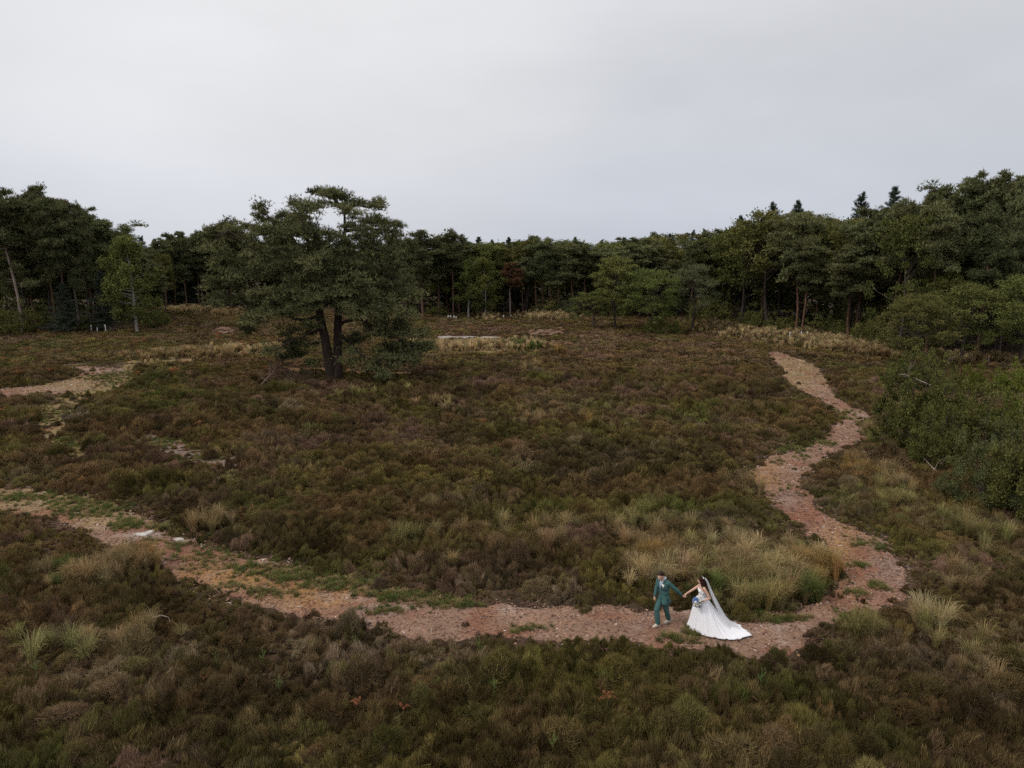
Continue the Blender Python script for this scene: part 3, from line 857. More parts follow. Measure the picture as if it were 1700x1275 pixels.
# dry chips, twigs and bark on the paths
lv, lf, lcol, ln_ = [], [], [], 0
for W, cnt in ((POLYS[0], 52000), (POLYS[1], 3600)):
    lo, hi = W.min(0), W.max(0)
    p = rng.uniform(lo, hi, (cnt * 6, 2))
    p = p[np.abs(p[:, 0]) < 0.85 * p[:, 1] + 3]
    # denser close to the camera
    p = p[rng.uniform(0, 1, len(p)) < np.clip(24.0 / p[:, 1], 0, 1) ** 1.2]
    p = p[sdist(p, W) > rng.uniform(-0.9, 0.1, len(p))][:cnt]
    n = len(p)
    r = rng
    ang = r.uniform(0, 6.28, n)
    tw = r.uniform(0, 1, n) < 0.35
    L = np.where(tw, r.uniform(0.08, 0.34, n), r.uniform(0.03, 0.09, n)) * (p[:, 1] / 22) ** 0.5
    Wd = np.where(tw, r.uniform(0.008, 0.018, n), r.uniform(0.02, 0.07, n)) * (p[:, 1] / 22) ** 0.5
    z = terrain(p[:, 0], p[:, 1]) + r.uniform(0.02, 0.05, n)
    c = np.column_stack([p, z])
    a = np.stack([np.cos(ang), np.sin(ang), r.normal(0, 0.25, n)], 1)
    bb = np.stack([-np.sin(ang), np.cos(ang), r.normal(0, 0.35, n)], 1)
    V = np.stack([c - a * L[:, None] / 2 - bb * Wd[:, None] / 2, c + a * L[:, None] / 2 - bb * Wd[:, None] / 2, c + a * L[:, None] / 2 + bb * Wd[:, None] / 2, c - a * L[:, None] / 2 + bb * Wd[:, None] / 2], 1).reshape(-1, 3)
    pal = np.array([(0.34, 0.23, 0.18), (0.25, 0.14, 0.10), (0.42, 0.34, 0.29), (0.16, 0.08, 0.06), (0.34, 0.2, 0.12), (0.62, 0.56, 0.52), (0.10, 0.055, 0.045)])
    ci = r.choice(len(pal), n, p=[.13, .27, .04, .24, .14, .006, .174])
    lv.append(V); lf.append(np.arange(4 * n).reshape(-1, 4) + ln_); lcol.append(np.repeat(pal[ci] * r.uniform(.7, 1.2, (n, 1)), 4, 0)); ln_ += 4 * n
tag(link(bpy.data.objects.new('path_litter', mesh('path_litter', np.concatenate(lv), np.concatenate(lf), M['litter'], colors=np.concatenate(lcol)))),
    'dry bark chips and twigs strewn over the path', 'litter', kind='stuff')
#@@TREES
# ------------------------------------------------------------------ tree builders (each returns trunk mesh, crown mesh)
def pad_needles(s, r, c, rx, ry, rz, n, L, W, per=4, tint0=0.0):
    """one foliage pad: needle tufts in a flattened, domed cushion"""
    off = np.clip(r.normal(0, 0.56, (n, 3)), -1.35, 1.35) * np.array([rx, ry, rz])
    off[:, 2] = np.where(off[:, 2] < 0, off[:, 2] * 0.45, off[:, 2])
    P = np.asarray(c) + off
    base = unit(off / np.array([rx, ry, rz]) * 0.7 + np.array([0, 0, 0.75]) + r.normal(0, 0.25, (n, 3)))
    P = np.repeat(P, per, 0)
    D = unit(np.repeat(base, per, 0) + r.normal(0, 0.62, (n * per, 3)))
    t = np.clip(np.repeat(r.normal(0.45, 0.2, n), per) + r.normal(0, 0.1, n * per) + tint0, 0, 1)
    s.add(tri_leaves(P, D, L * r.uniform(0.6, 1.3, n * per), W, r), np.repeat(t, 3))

def pad_leaves(s, r, c, rad, n, L, W, flat=0.75, droop=0.0, tint0=0.0):
    d = unit(r.normal(size=(n, 3)))
    d[:, 2] = np.where((d[:, 2] < -0.2) & (r.uniform(0, 1, n) < 0.6), -d[:, 2], d[:, 2])
    q = np.abs(r.normal(0.62, 0.34, n))
    off = d * q[:, None] * np.asarray(rad) * np.array([1, 1, flat])
    P = np.asarray(c) + off
    D = unit(d * 0.6 + r.normal(0, 0.6, (n, 3)) + np.array([0, 0, 0.15 - droop]))
    t = np.clip(r.normal(0.45, 0.22, n) + tint0, 0, 1)
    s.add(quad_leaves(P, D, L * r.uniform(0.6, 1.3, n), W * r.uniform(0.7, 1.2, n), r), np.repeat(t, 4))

def limb(s, r, a, b, r0, r1, n=5, sag=0.12, sides=5):
    a, b = np.asarray(a, float), np.asarray(b, float)
    t = np.linspace(0, 1, n)[:, None]
    p = a + (b - a) * t
    ln = np.linalg.norm(b - a)
    p = p + np.sin(t * np.pi) * (r.normal(0, 0.07, 3) * ln + np.array([0, 0, -sag * ln * 0.5]))
    s.add(tube(p, np.linspace(r0, r1, n), sides))
    return p

def make_pine(seed, H=16.0, base=0.5, spread=3.0, lean=0.4, bark='bark_red', leaf='pine', dens=1.0, flat_top=0.6, sparse=0.0, low=0):
    r = np.random.default_rng(seed)
    tr, cr_ = Soup(), Soup()
    zz = np.linspace(0, H * 0.97, 9)
    lx = lean * (zz / H) ** 1.5 + 0.12 * np.sin(zz * 0.5 + seed)
    ly = 0.3 * lean * np.sin(zz * 0.35 + seed * 2)
    tp = np.stack([lx - lx[0], ly - ly[0], zz - 0.15], 1)
    tr.add(tube(tp, np.linspace(0.175, 0.04, 9) * H / 16, 9))
    nb = int(46 * dens)
    for k in range(nb):
        t = (k + r.uniform(0, 1)) / nb
        z = H * (base + (0.985 - base) * t)
        c = np.array([np.interp(z, tp[:, 2], tp[:, 0]), np.interp(z, tp[:, 2], tp[:, 1]), z])
        prof = (0.62 + 0.38 * math.sin(math.pi * (0.15 + 0.75 * t))) * (1 - max(0, t - flat_top) / (1 - flat_top) * 0.78)
        ln = spread * prof * (r.uniform(0.35, 1.25) if t < 0.6 else r.uniform(0.25, 1.6))
        az = r.uniform(0, 2 * math.pi)
        el = R(r.uniform(-15, 38) + 30 * t)
        d = np.array([math.cos(az) * math.cos(el), math.sin(az) * math.cos(el), math.sin(el)])
        e = c + d * ln
        limb(tr, r, c, e, 0.06 * (1.1 - 0.6 * t), 0.015, sag=0.15)
        if r.uniform() < sparse:
            continue
        for q in range(max(1, int((2 + ln * 1.25) * (1.15 - 0.5 * t)))):
            f = r.uniform(0.35, 1.05)
            pc = c + d * ln * f + np.array([-math.sin(az), math.cos(az), 0]) * np.clip(r.normal(0, 0.2), -0.3, 0.3) * ln + np.array([0, 0, r.normal(0.1, 0.16)])
            rr = r.uniform(0.32, 0.72) * (1.0 if t < 0.7 else 0.75)
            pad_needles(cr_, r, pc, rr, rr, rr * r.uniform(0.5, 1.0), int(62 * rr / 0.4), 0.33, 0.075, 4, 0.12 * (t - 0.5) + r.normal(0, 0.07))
    for q in range(6):     # leading shoots
        pc = tp[-1] + np.array([r.normal(0, 0.45), r.normal(0, 0.45), r.uniform(-0.7, 0.7)])
        pad_needles(cr_, r, pc, 0.2, 0.2, 0.42, 26, 0.3, 0.08)
    for k in range(9):     # dead snags under the crown
        z = H * r.uniform(0.22, base)
        c = np.array([np.interp(z, tp[:, 2], tp[:, 0]), np.interp(z, tp[:, 2], tp[:, 1]), z])
        az = r.uniform(0, 6.28)
        e = c + np.array([math.cos(az), math.sin(az), r.uniform(-0.3, 0.2)]) * r.uniform(0.5, 2.0)
        limb(tr, r, c, e, 0.03, 0.008, n=3, sides=4)
        if k < low:
            pad_needles(cr_, r, e, 0.55, 0.55, 0.4, 46, 0.36, 0.1)
    return tr.mesh('pine_trunk', M[bark], True), cr_.mesh('pine_crown', M[leaf])

def make_oak(seed, H=14.0, w=5.0, base=0.12, ncl=95, leaf='oak', per=120, L=0.30, W=0.19, bark='bark', top=1.0, cl=0.95):
    r = np.random.default_rng(seed)
    tr, cr_ = Soup(), Soup()
    hz = H * (1 - base) / 2
    cz = H * base + hz
    zz = np.linspace(0, H * 0.8, 7)
    tp = np.stack([0.25 * np.sin(zz * 0.4 + seed), 0.25 * np.cos(zz * 0.5 + seed), zz - 0.15], 1)
    tp[:, :2] -= tp[0, :2]
    tr.add(tube(tp, np.linspace(0.26, 0.06, 7) * H / 14, 8))
    ph = r.uniform(0, 6.28, 6)
    for k in range(ncl):
        d = unit(r.normal(size=3))
        if d[2] < -0.55: d[2] = -d[2]
        q = r.uniform(0.35, 1.0) ** (1 / 2.4)
        lump = 1 + 0.16 * math.sin(3 * math.atan2(d[1], d[0]) + ph[0]) + 0.14 * math.sin(5 * d[2] + ph[1])
        c = np.array([d[0] * w * q * lump, d[1] * w * q * lump, cz + d[2] * hz * q * (0.95 + 0.1 * lump) * top])
        c[2] = max(c[2], 0.7)
        rr = cl * r.uniform(0.6, 1.2) * H / 14
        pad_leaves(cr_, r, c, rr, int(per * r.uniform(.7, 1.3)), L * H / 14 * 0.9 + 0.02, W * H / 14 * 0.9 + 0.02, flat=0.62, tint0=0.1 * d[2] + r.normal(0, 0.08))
        if k % 3 == 0:
            zt = max(0.4, min(c[2] * 0.75, H * 0.75))
            a = np.array([np.interp(zt, tp[:, 2], tp[:, 0]), np.interp(zt, tp[:, 2], tp[:, 1]), zt])
            limb(tr, r, a, c, 0.075 * H / 14, 0.015, sag=-0.1)
    return tr.mesh('tree_trunk', M[bark], True), cr_.mesh('tree_crown', M[leaf])

def make_birch(seed, H=12.0, leaf='birch'):
    r = np.random.default_rng(seed)
    tr, cr_ = Soup(), Soup()
    zz = np.linspace(0, H, 9)
    tp = np.stack([0.25 * np.sin(zz * 0.35 + seed) - 0.05 * zz, 0.2 * np.cos(zz * 0.4), zz - 0.1], 1)
    tp[:, :2] -= tp[0, :2]
    tr.add(tube(tp, np.linspace(0.15, 0.02, 9), 8))
    for k in range(56):
        t = (k + 0.5) / 56
        z = H * (0.16 + 0.82 * t)
        c = np.array([np.interp(z, tp[:, 2], tp[:, 0]), np.interp(z, tp[:, 2], tp[:, 1]), z])
        ln = (1.9 * math.sin(math.pi * min(1, 0.25 + 0.72 * t)) + 0.3) * r.uniform(0.5, 1.2)
        az = r.uniform(0, 6.28)
        e = c + np.array([math.cos(az) * ln, math.sin(az) * ln, 0.35 * ln])
        limb(tr, r, c, e, 0.03, 0.008, sides=4)
        for q in range(3):
            p = e + r.normal(0, 0.25, 3) + np.array([0, 0, -0.25])
            pad_leaves(cr_, r, p, np.array([0.38, 0.38, 0.8]) * r.uniform(.7, 1.2), 80, 0.21, 0.15, flat=1.0, droop=0.7)
    return tr.mesh('birch_trunk', M['bark_birch'], True), cr_.mesh('birch_crown', M[leaf])

def make_spruce(seed, H=16.0, w=2.6, leaf='spruce', base=0.1):
    r = np.random.default_rng(seed)
    tr, cr_ = Soup(), Soup()
    tr.add(tube([[0, 0, -0.1], [0.03, 0, H * 0.5], [0, 0.03, H]], [0.2, 0.11, 0.015], 7))
    nw = 38
    for k in range(nw):
        t = k / nw
        z = H * (base + (1 - base) * t)
        ln0 = w * (1 - t) ** 0.85 + 0.12
        for j in range(6):
            az = r.uniform(0, 6.28)
            z = H * (base + (1 - base) * min(0.995, (k + r.uniform(-0.8, 0.8)) / nw))
            ln = ln0 * r.uniform(0.5, 1.2)
            d = np.array([math.cos(az), math.sin(az), -0.18 + 0.6 * t + r.normal(0, 0.14)])
            e = np.array([0, 0, z]) + d * ln
            limb(tr, r, (0, 0, z), e, 0.03, 0.006, n=3, sides=4, sag=0.2)
            n = int(14 + 22 * ln)
            f = r.uniform(0.15, 1.05, n)
            P = np.array([0, 0, z]) + d * ln * f[:, None] + r.normal(0, 0.07, (n, 3)) + np.stack([-d[1] * np.ones(n), d[0] * np.ones(n), np.zeros(n)], 1) * (r.normal(0, 0.16, n) * ln * (1.1 - f))[:, None]
            P[:, 2] -= 0.1 * np.sin(np.clip(f, 0, 1) * math.pi) * ln
            P3 = np.repeat(P, 3, 0)
            D = unit(r.normal(0, 0.7, (n * 3, 3)) + d * 0.8 + np.array([0, 0, 0.25]))
            cr_.add(tri_leaves(P3, D, 0.3, 0.06, r), np.repeat(np.clip(r.normal(0.45, 0.22, n * 3), 0, 1), 3))
    return tr.mesh('spruce_trunk', M['bark'], True), cr_.mesh('spruce_crown', M[leaf])

def make_bush(seed, H=3.0, w=2.2, ncl=46, leaf='bush', per=110, L=0.15, W=0.10, cl=0.55):
    r = np.random.default_rng(seed)
    tr, cr_ = Soup(), Soup()
    ph = r.uniform(0, 6.28, 3)
    for k in range(ncl):
        d = unit(r.normal(size=3))
        d[2] = abs(d[2])
        q = r.uniform(0.2, 1.0) ** (1 / 2.2)
        lump = 1 + 0.2 * math.sin(3 * math.atan2(d[1], d[0]) + ph[0])
        c = np.array([d[0] * w * q * lump, d[1] * w * q * lump, 0.25 + d[2] * (H - 0.5) * q])
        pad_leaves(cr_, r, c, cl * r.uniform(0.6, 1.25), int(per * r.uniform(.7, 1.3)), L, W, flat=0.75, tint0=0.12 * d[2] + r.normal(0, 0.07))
        if k % 3 == 0:
            limb(tr, r, (r.normal(0, .15), r.normal(0, .15), -0.1), c, 0.045, 0.01, sag=-0.1)
    for k in range(ncl // 2):     # loose shoots standing out of the outline
        d = unit(r.normal(size=3))
        d[2] = abs(d[2]) + 0.25
        c = np.array([d[0] * w * 1.0, d[1] * w * 1.0, 0.25 + d[2] * (H - 0.5)])
        e = c + d * r.uniform(0.1, 0.5)
        limb(tr, r, c * 0.7, e, 0.015, 0.006, n=3, sides=4, sag=-0.05)
        pad_leaves(cr_, r, (c + e) / 2, cl * 0.45, int(per * 0.3), L, W, flat=1.3, tint0=r.normal(0.1, 0.1))
    return tr.mesh('shrub_stem', M['bark'], True), cr_.mesh('shrub_crown', M[leaf])

# prototypes: (trunk mesh, crown mesh, height, crown half width)
PR = {}
for k in range(5):
    PR['pine%d' % k] = (*make_pine(200 + k, 16, [0.52, 0.46, 0.58, 0.5, 0.42][k], [2.7, 3.1, 2.5, 3.4, 2.9][k], [0.5, -0.7, 0.3, 0.9, -0.3][k], low=[0, 2, 0, 3, 5][k]), 16.2, 2.9)
PR['pinetip0'] = (*make_pine(221, 16, 0.45, 2.7, 0.2, dens=1.15, flat_top=0.25), 16.4, 2.6)
PR['pinetip1'] = (*make_pine(222, 16, 0.40, 2.5, -0.3, 'bark', dens=1.2, flat_top=0.15), 16.4, 2.4)
PR['pinefull'] = (*make_pine(211, 16, 0.22, 3.3, 0.3, 'bark', dens=1.6), 16.2, 3.3)
PR['pinefull1'] = (*make_pine(212, 16, 0.28, 3.6, -0.4, 'bark', dens=1.5), 16.2, 3.5)
PR['pinepale'] = (*make_pine(215, 16, 0.55, 2.8, -1.6, 'bark_pale', low=3), 16.2, 2.9)
PR['pinedead'] = (*make_pine(217, 16, 0.55, 2.4, 0.3, 'bark_pale', 'dead', dens=0.7, sparse=0.35), 16.2, 2.4)
for k in range(4):
    PR['oak%d' % k] = (*make_oak(230 + k, 14, [4.6, 5.2, 4.2, 4.9][k], [0.10, 0.14, 0.2, 0.05][k]), 14.4, [4.7, 5.3, 4.3, 5.0][k])
PR['oakhi'] = (*make_oak(236, 14, 4.2, 0.38, 80), 14.4, 4.3)
PR['oaksoft'] = (*make_oak(237, 14, 4.6, 0.08, 120, leaf='grey', L=0.24, W=0.14, per=130), 14.4, 4.7)
PR['oakyoung'] = (*make_oak(238, 14, 4.8, 0.03, 120, leaf='birch', per=125), 14.4, 4.9)
PR['oaknear'] = (*make_oak(239, 9, 5.2, 0.04, 170, leaf='oak', per=170, L=0.27, W=0.17, cl=1.05), 9.2, 5.3)
PR['oaknear1'] = (*make_oak(240, 9, 4.6, 0.04, 150, leaf='bush', per=170, L=0.25, W=0.15, cl=1.0), 9.2, 4.8)
for k in range(2):
    PR['birch%d' % k] = (*make_birch(250 + k), 12.3, 2.2)
    PR['spruce%d' % k] = (*make_spruce(260 + k, 16, [3.9, 3.4][k]), 16, 3.4)
PR['bush0'] = (*make_bush(270), 3.2, 2.4)
PR['bush1'] = (*make_bush(271, leaf='oak'), 3.2, 2.4)
PR['bushgrey'] = (*make_bush(272, leaf='grey', L=0.12, W=0.07, ncl=60, per=160, cl=0.5), 3.2, 2.4)
PR['bushyoung'] = (*make_bush(273, leaf='yoak', ncl=30, L=0.19, W=0.12), 3.2, 2.4)
PR['bushnear'] = (*make_bush(274, H=4.2, w=3.4, leaf='bush', ncl=92, per=190, L=0.16, W=0.10, cl=0.5), 4.4, 3.5)
PR['bushnear1'] = (*make_bush(275, H=4.2, w=3.2, leaf='bush2', ncl=100, per=210, L=0.12, W=0.08, cl=0.48), 4.4, 3.3)

def place_tree(kind, base, height, halfw, label, group, name, cat='tree', rz=None, crown='crown', stem='trunk', lean=(0, 0)):
    trk, crn, h0, w0 = PR[kind]
    e = empty(name, base)
    e.rotation_euler = (lean[0], lean[1], rng.uniform(0, 6.28) if rz is None else rz)
    sz = height / h0
    sx = halfw / w0 if halfw else sz
    e.scale = (sx, sx, sz)
    tag(e, label, cat, group)
    link(bpy.data.objects.new(stem, trk), e)
    link(bpy.data.objects.new(crown, crn), e)
    return e

def tree_px(kind, u, vb, vt, wpx, label, name='tree', group=None, dy=0.0, **kw):
    """stand a tree at photo position (u, vb) with its top at row vt; wpx = crown width in photo pixels (None = natural)"""
    g = ground(u, vb)
    if dy:
        dirx = Vector((g.x, g.y, 0)).normalized()
        q = g + dirx * dy
        g = Vector((q.x, q.y, float(terrain(q.x, q.y))))
    top = at_depth(u, vt, g.y)
    h = top.z - g.z
    dep = g.y * math.cos(PITCH) + (CAM_H - h / 2) * math.sin(PITCH)
    return place_tree(kind, g, h, wpx / 2 * dep / F if wpx else None, label, group, name, **kw)

ORD = ['first', 'second', 'third', 'fourth', 'fifth', 'sixth', 'seventh', 'eighth', 'ninth', 'tenth', 'eleventh', 'twelfth', 'thirteenth', 'fourteenth', 'fifteenth', 'sixteenth']

# ---- trees one can single out
tree_px('pinepale', 37, 554, 292, None, 'tall pine with a pale leaning trunk at the left edge of the picture', 'pine_tree', rz=0.0)
tree_px('pine1', 62, 548, 322, None, 'dark pine just right of the pale leaning pine trunk', 'pine_tree', dy=4)
tree_px('pinefull', 88, 550, 316, 80, 'full dark pine with the highest top between the pale trunk and the birch', 'pine_tree', dy=6)
tree_px('pine3', 112, 552, 332, 74, 'pine with a thin bare grey trunk in the left wood', 'pine_tree', dy=2)
tree_px('pinedead', 131, 550, 332, 60, 'half dead pine with a sparse reddish top in the left wood', 'pine_tree', dy=5)
tree_px('pine0', 158, 550, 348, None, 'dark pine with a wide flat top behind the reddish dead one, left wood', 'pine_tree', dy=7)
tree_px('pine3', 190, 548, 366, 100, 'spreading dark pine whose crown rises right behind the birch', 'pine_tree', dy=5)
tree_px('birch0', 228, 553, 392, 78, 'drooping light green birch with a white trunk at the end of the left wood', 'birch_tree')
tree_px('spruce0', 112, 552, 470, 60, 'small dark spruce standing in front of the left wood', 'spruce_tree')
tree_px('spruce1', 176, 552, 450, 56, 'slim dark spruce just left of the birch', 'spruce_tree', dy=2)
tree_px('bush1', 18, 556, 500, 80, 'low green thicket under the pale leaning pine', 'shrub', cat='shrub', stem='stem')
tree_px('bush0', 262, 545, 508, 40, 'small bush on the right foot of the birch', 'shrub', cat='shrub', stem='stem')
for i, (u, vb, vt, k) in enumerate([(278, 516, 400, 'pine2'), (292, 513, 392, 'pine0'), (312, 514, 386, 'pine4'), (331, 512, 394, 'pine2'), (337, 512, 390, 'pine0'), (358, 511, 382, 'pine1'), (385, 512, 372, 'pine3'), (404, 512, 378, 'pine4')]):
    tree_px(k, u, vb, vt, None, 'bare stemmed pine, %s to the right of the birch before the lone pine' % ORD[i], 'pine_tree', 'pines between the birch and the lone pine')
tree_px('pine4', 703, 528, 384, 70, 'tall bristly pine right beside the lone pine crown, far wood edge', 'pine_tree')
tree_px('pine0', 728, 527, 396, 50, 'slim pine between the bristly one and the red stem, far wood edge', 'pine_tree', dy=3)
tree_px('pine2', 753, 526, 386, 56, 'pine with a thin red lower stem left of the pale green birches', 'pine_tree')
tree_px('birch1', 778, 528, 432, 54, 'left one of the two leafy birches at the far wood edge', 'birch_tree')
tree_px('birch0', 806, 528, 428, 56, 'right one of the two leafy birches at the far wood edge', 'birch_tree')
tree_px('pinedead', 847, 526, 437, 44, 'rust brown dead pine with an orange trunk at the far wood edge', 'pine_tree', rz=2.0)
for i, (u, vt, k, w) in enumerate([(868, 430, 'pine2', 34), (890, 402, 'pine2', 46), (902, 412, 'pine0', 44), (913, 406, 'pine2', 40), (928, 410, 'pine1', 50), (950, 404, 'pine3', 56), (968, 412, 'pine0', 56)]):
    tree_px(k, u, 523, vt, w, 'red stemmed pine, %s to the right of the rust brown dead pine' % ORD[i], 'pine_tree', 'red stemmed pines of the far wood')
for u, vt, k, w, dy_, lb in [(726, 430, 'oak2', 50, 3, 'round fresh green tree left of the two leafy birches'), (836, 408, 'oak1', 66, 7, 'round green oak crown right above the rust brown dead pine'), (872, 396, 'oak0', 64, 10, 'dark green domed oak on the skyline right of the dead pine'),
                             (906, 394, 'oak3', 60, 12, 'highest domed oak crown in the middle of the far skyline'), (1050, 406, 'oak2', 70, 9, 'oak crown rising behind the tallest oak of the clump'), (1108, 404, 'oak1', 84, 9, 'broad dark oak crown behind the bright green oak'), (1166, 398, 'oak3', 70, 8, 'oak crown above the greyish tree of the clump'), (275, 420, 'oak2', 46, 6, 'small oak crown right behind the birch')]:
    tree_px(k, u, 525, vt, w, lb, 'oak_tree', dy=dy_)
tree_px('bushgrey', 946, 524, 492, 44, 'pale grey green bush at the left of the oak clump', 'shrub', cat='shrub', stem='stem')
tree_px('bush1', 905, 524, 498, 50, 'dark green bush under the red stemmed pines', 'shrub', cat='shrub', stem='stem')
tree_px('oak3', 985, 545, 482, 74, 'low dark spreading tree, leftmost of the oak clump', 'oak_tree')
tree_px('oak2', 1022, 547, 425, 80, 'tallest green oak of the clump with a bare foot of trunk', 'oak_tree')
tree_px('oakyoung', 1080, 553, 444, 100, 'bright green oak reaching the heather, front of the oak clump', 'oak_tree')
tree_px('oaksoft', 1148, 549, 436, 84, 'greyish green tree at the right end of the oak clump', 'tree')
tree_px('bush0', 1100, 556, 520, 60, 'dark low growth at the foot of the bright green oak', 'shrub', cat='shrub', stem='stem')
tree_px('oak1', 1228, 548, 364, 110, 'large oak with bright left flank where the right wood begins', 'oak_tree', dy=4)
tree_px('oakhi', 1276, 552, 352, 120, 'oak with a dark leaning trunk behind the pale grass', 'oak_tree', dy=3, lean=(0, R(-7)), rz=0)
tree_px('pine3', 1320, 556, 356, 80, 'pine with a dark red thin trunk, leftmost pine of the right wood', 'pine_tree')
tree_px('pine2', 1331, 559, 400, 66, 'slim pine with two thirds bare stem behind the white stakes', 'pine_tree')
tree_px('pine1', 1350, 557, 430, 56, 'short pine with a straight orange stem, right wood edge', 'pine_tree')
tree_px('pine0', 1408, 566, 414, 92, 'pine with a thick slanting reddish trunk near the pale grass', 'pine_tree', rz=3.3)
tree_px('pinefull1', 1438, 568, 352, 100, 'full dark pine right of the slanting reddish trunk', 'pine_tree', dy=6)
tree_px('pine2', 1476, 575, 340, 90, 'pine whose red stem shows above the near oak leaves', 'pine_tree', dy=4)
tree_px('pinefull', 1530, 580, 322, 110, 'dark dense pine below the jagged skyline, left of the tallest', 'pine_tree', dy=6)
tree_px('pine3', 1575, 585, 300, 110, 'tall pine with a ragged open top on the right skyline', 'pine_tree', dy=8)
tree_px('pine0', 1618, 590, 291, 100, 'tallest pine of the right wood with an orange upper stem', 'pine_tree', dy=6)
tree_px('pine4', 1656, 590, 298, 100, 'open crowned pine next to the tallest one on the right', 'pine_tree', dy=9)
tree_px('pine1', 1698, 590, 306, 100, 'pine cut by the right edge of the picture', 'pine_tree', dy=7)
for u, vt, k, w, lb in [(1219, 358, 'spruce1', 22, 'thin spruce tip above the large oak'), (1270, 336, 'spruce0', 34, 'spruce tip just left of a smaller one, right skyline'), (1310, 333, 'spruce1', 26, 'small spruce tip between two taller ones, right skyline'),
                        (1411, 320, 'spruce0', 44, 'dense dark spruce spire on the right skyline'), (1463, 310, 'spruce1', 50, 'sparse spruce spire right of the dense one')]:
    tree_px(k, u, 548, vt, None, lb, 'spruce_tree', 'spruce tips over the right wood', dy=26)
for i, u in enumerate((247, 268, 291, 314, 343, 697, 741, 761, 772, 796, 818, 845, 860, 953, 996, 1033, 1045, 1074, 1108, 1145, 1163, 1184)):
    wood = 'between the birch and the lone pine' if u < 400 else ('above the birches and the dead pine' if u < 900 else 'above the oak clump')
    tree_px('spruce%d' % (i % 2), u, 523, float(np.interp(u, [200, 400, 650, 1000, 1100, 1145, 1190], [390, 385, 392, 388, 388, 374, 380])) + (i * 5) % 9 + 3, 40 + (i * 7) % 22, 'small pointed conifer tip on the far skyline %s' % wood, 'spruce_tree', 'conifer tips on the far skyline ' + wood, dy=18 + (i * 3) % 9)
# nearer oaks and bushes on the right
tree_px('oaknear', 1512, 612, 490, 130, 'spreading oak at the head of the near leaves, right side', 'oak_tree')
tree_px('oaknear1', 1596, 606, 470, 170, 'broad dark oak in the middle of the right thicket', 'oak_tree')
tree_px('oaknear', 1690, 606, 450, 150, 'oak with yellowish top at the right edge over the thicket', 'oak_tree')
tree_px('oaknear1', 1560, 602, 452, 110, 'rounded oak behind the broad dark one', 'oak_tree', dy=8)
tree_px('oaknear', 1650, 600, 446, 120, 'oak behind the thicket below the orange pine stem', 'oak_tree', dy=10)
tree_px('bushnear', 1505, 648, 594, 90, 'dark shrub at the left tip of the right thicket', 'shrub', cat='shrub', stem='stem')
tree_px('bush1', 1548, 650, 602, 64, 'fresh green shrub above the bleached branch', 'shrub', cat='shrub', stem='stem')
tree_px('bushyoung', 1617, 660, 600, 50, 'young yellow green oak before the grass gap', 'shrub', cat='shrub', stem='stem')
tree_px('bushyoung', 1680, 655, 600, 60, 'young yellowish shrub under the oak at the right edge', 'shrub', cat='shrub', stem='stem')
tree_px('bushnear', 1520, 750, 606, 136, 'large round shrub bulging towards the sandy path', 'shrub', cat='shrub', stem='stem')
tree_px('bushnear', 1612, 738, 650, 140, 'tangled dark shrub behind the bluish one', 'shrub', cat='shrub', stem='stem')
tree_px('bushyoung', 1685, 740, 634, 70, 'bright yellow green young tree at the right edge', 'shrub', cat='shrub', stem='stem')
tree_px('bushnear1', 1634, 845, 716, 126, 'bluish grey green shrub nearest to the camera', 'shrub', cat='shrub', stem='stem')
tree_px('bushnear', 1708, 866, 694, 136, 'dark leafy shrub at the right edge beside the bluish one', 'shrub', cat='shrub', stem='stem')
tree_px('bushnear', 1560, 780, 690, 100, 'dark low shrub in the shade below the large round one', 'shrub', cat='shrub', stem='stem')
# undergrowth along the wood edges
for i, (u, vb, vt, w, k, lb) in enumerate([(60, 552, 512, 60, 'bush0', 'low dark bush under the left pines'), (150, 552, 520, 50, 'bush0', 'low dark bush behind the white stakes on the left'), (725, 526, 505, 40, 'bush0', 'small bush at the foot of the bristly pine'),
        (1000, 528, 490, 60, 'bush1', 'leafy bush behind the oak clump'), (1060, 530, 490, 80, 'oak2', 'dark oak crown behind the oak clump'), (1180, 540, 480, 70, 'bush0', 'dark bush at the right of the oak clump'), (1250, 550, 510, 60, 'bush0', 'dark bush under the large oak'),
        (1300, 556, 520, 60, 'bush0', 'low bush among the pine stems, right wood'), (1365, 562, 522, 60, 'bush1', 'low green bush behind the row of white stakes'), (1450, 578, 520, 70, 'bush0', 'dark bush under the full dark pine'), (1395, 566, 535, 40, 'bush0', 'small bush at the foot of the slanting trunk')]):
    tree_px(k, u, vb, vt, w, lb, 'shrub' if k[:4] == 'bush' else 'oak_tree', cat='shrub' if k[:4] == 'bush' else 'tree', dy=2.5, stem='stem' if k[:4] == 'bush' else 'trunk')

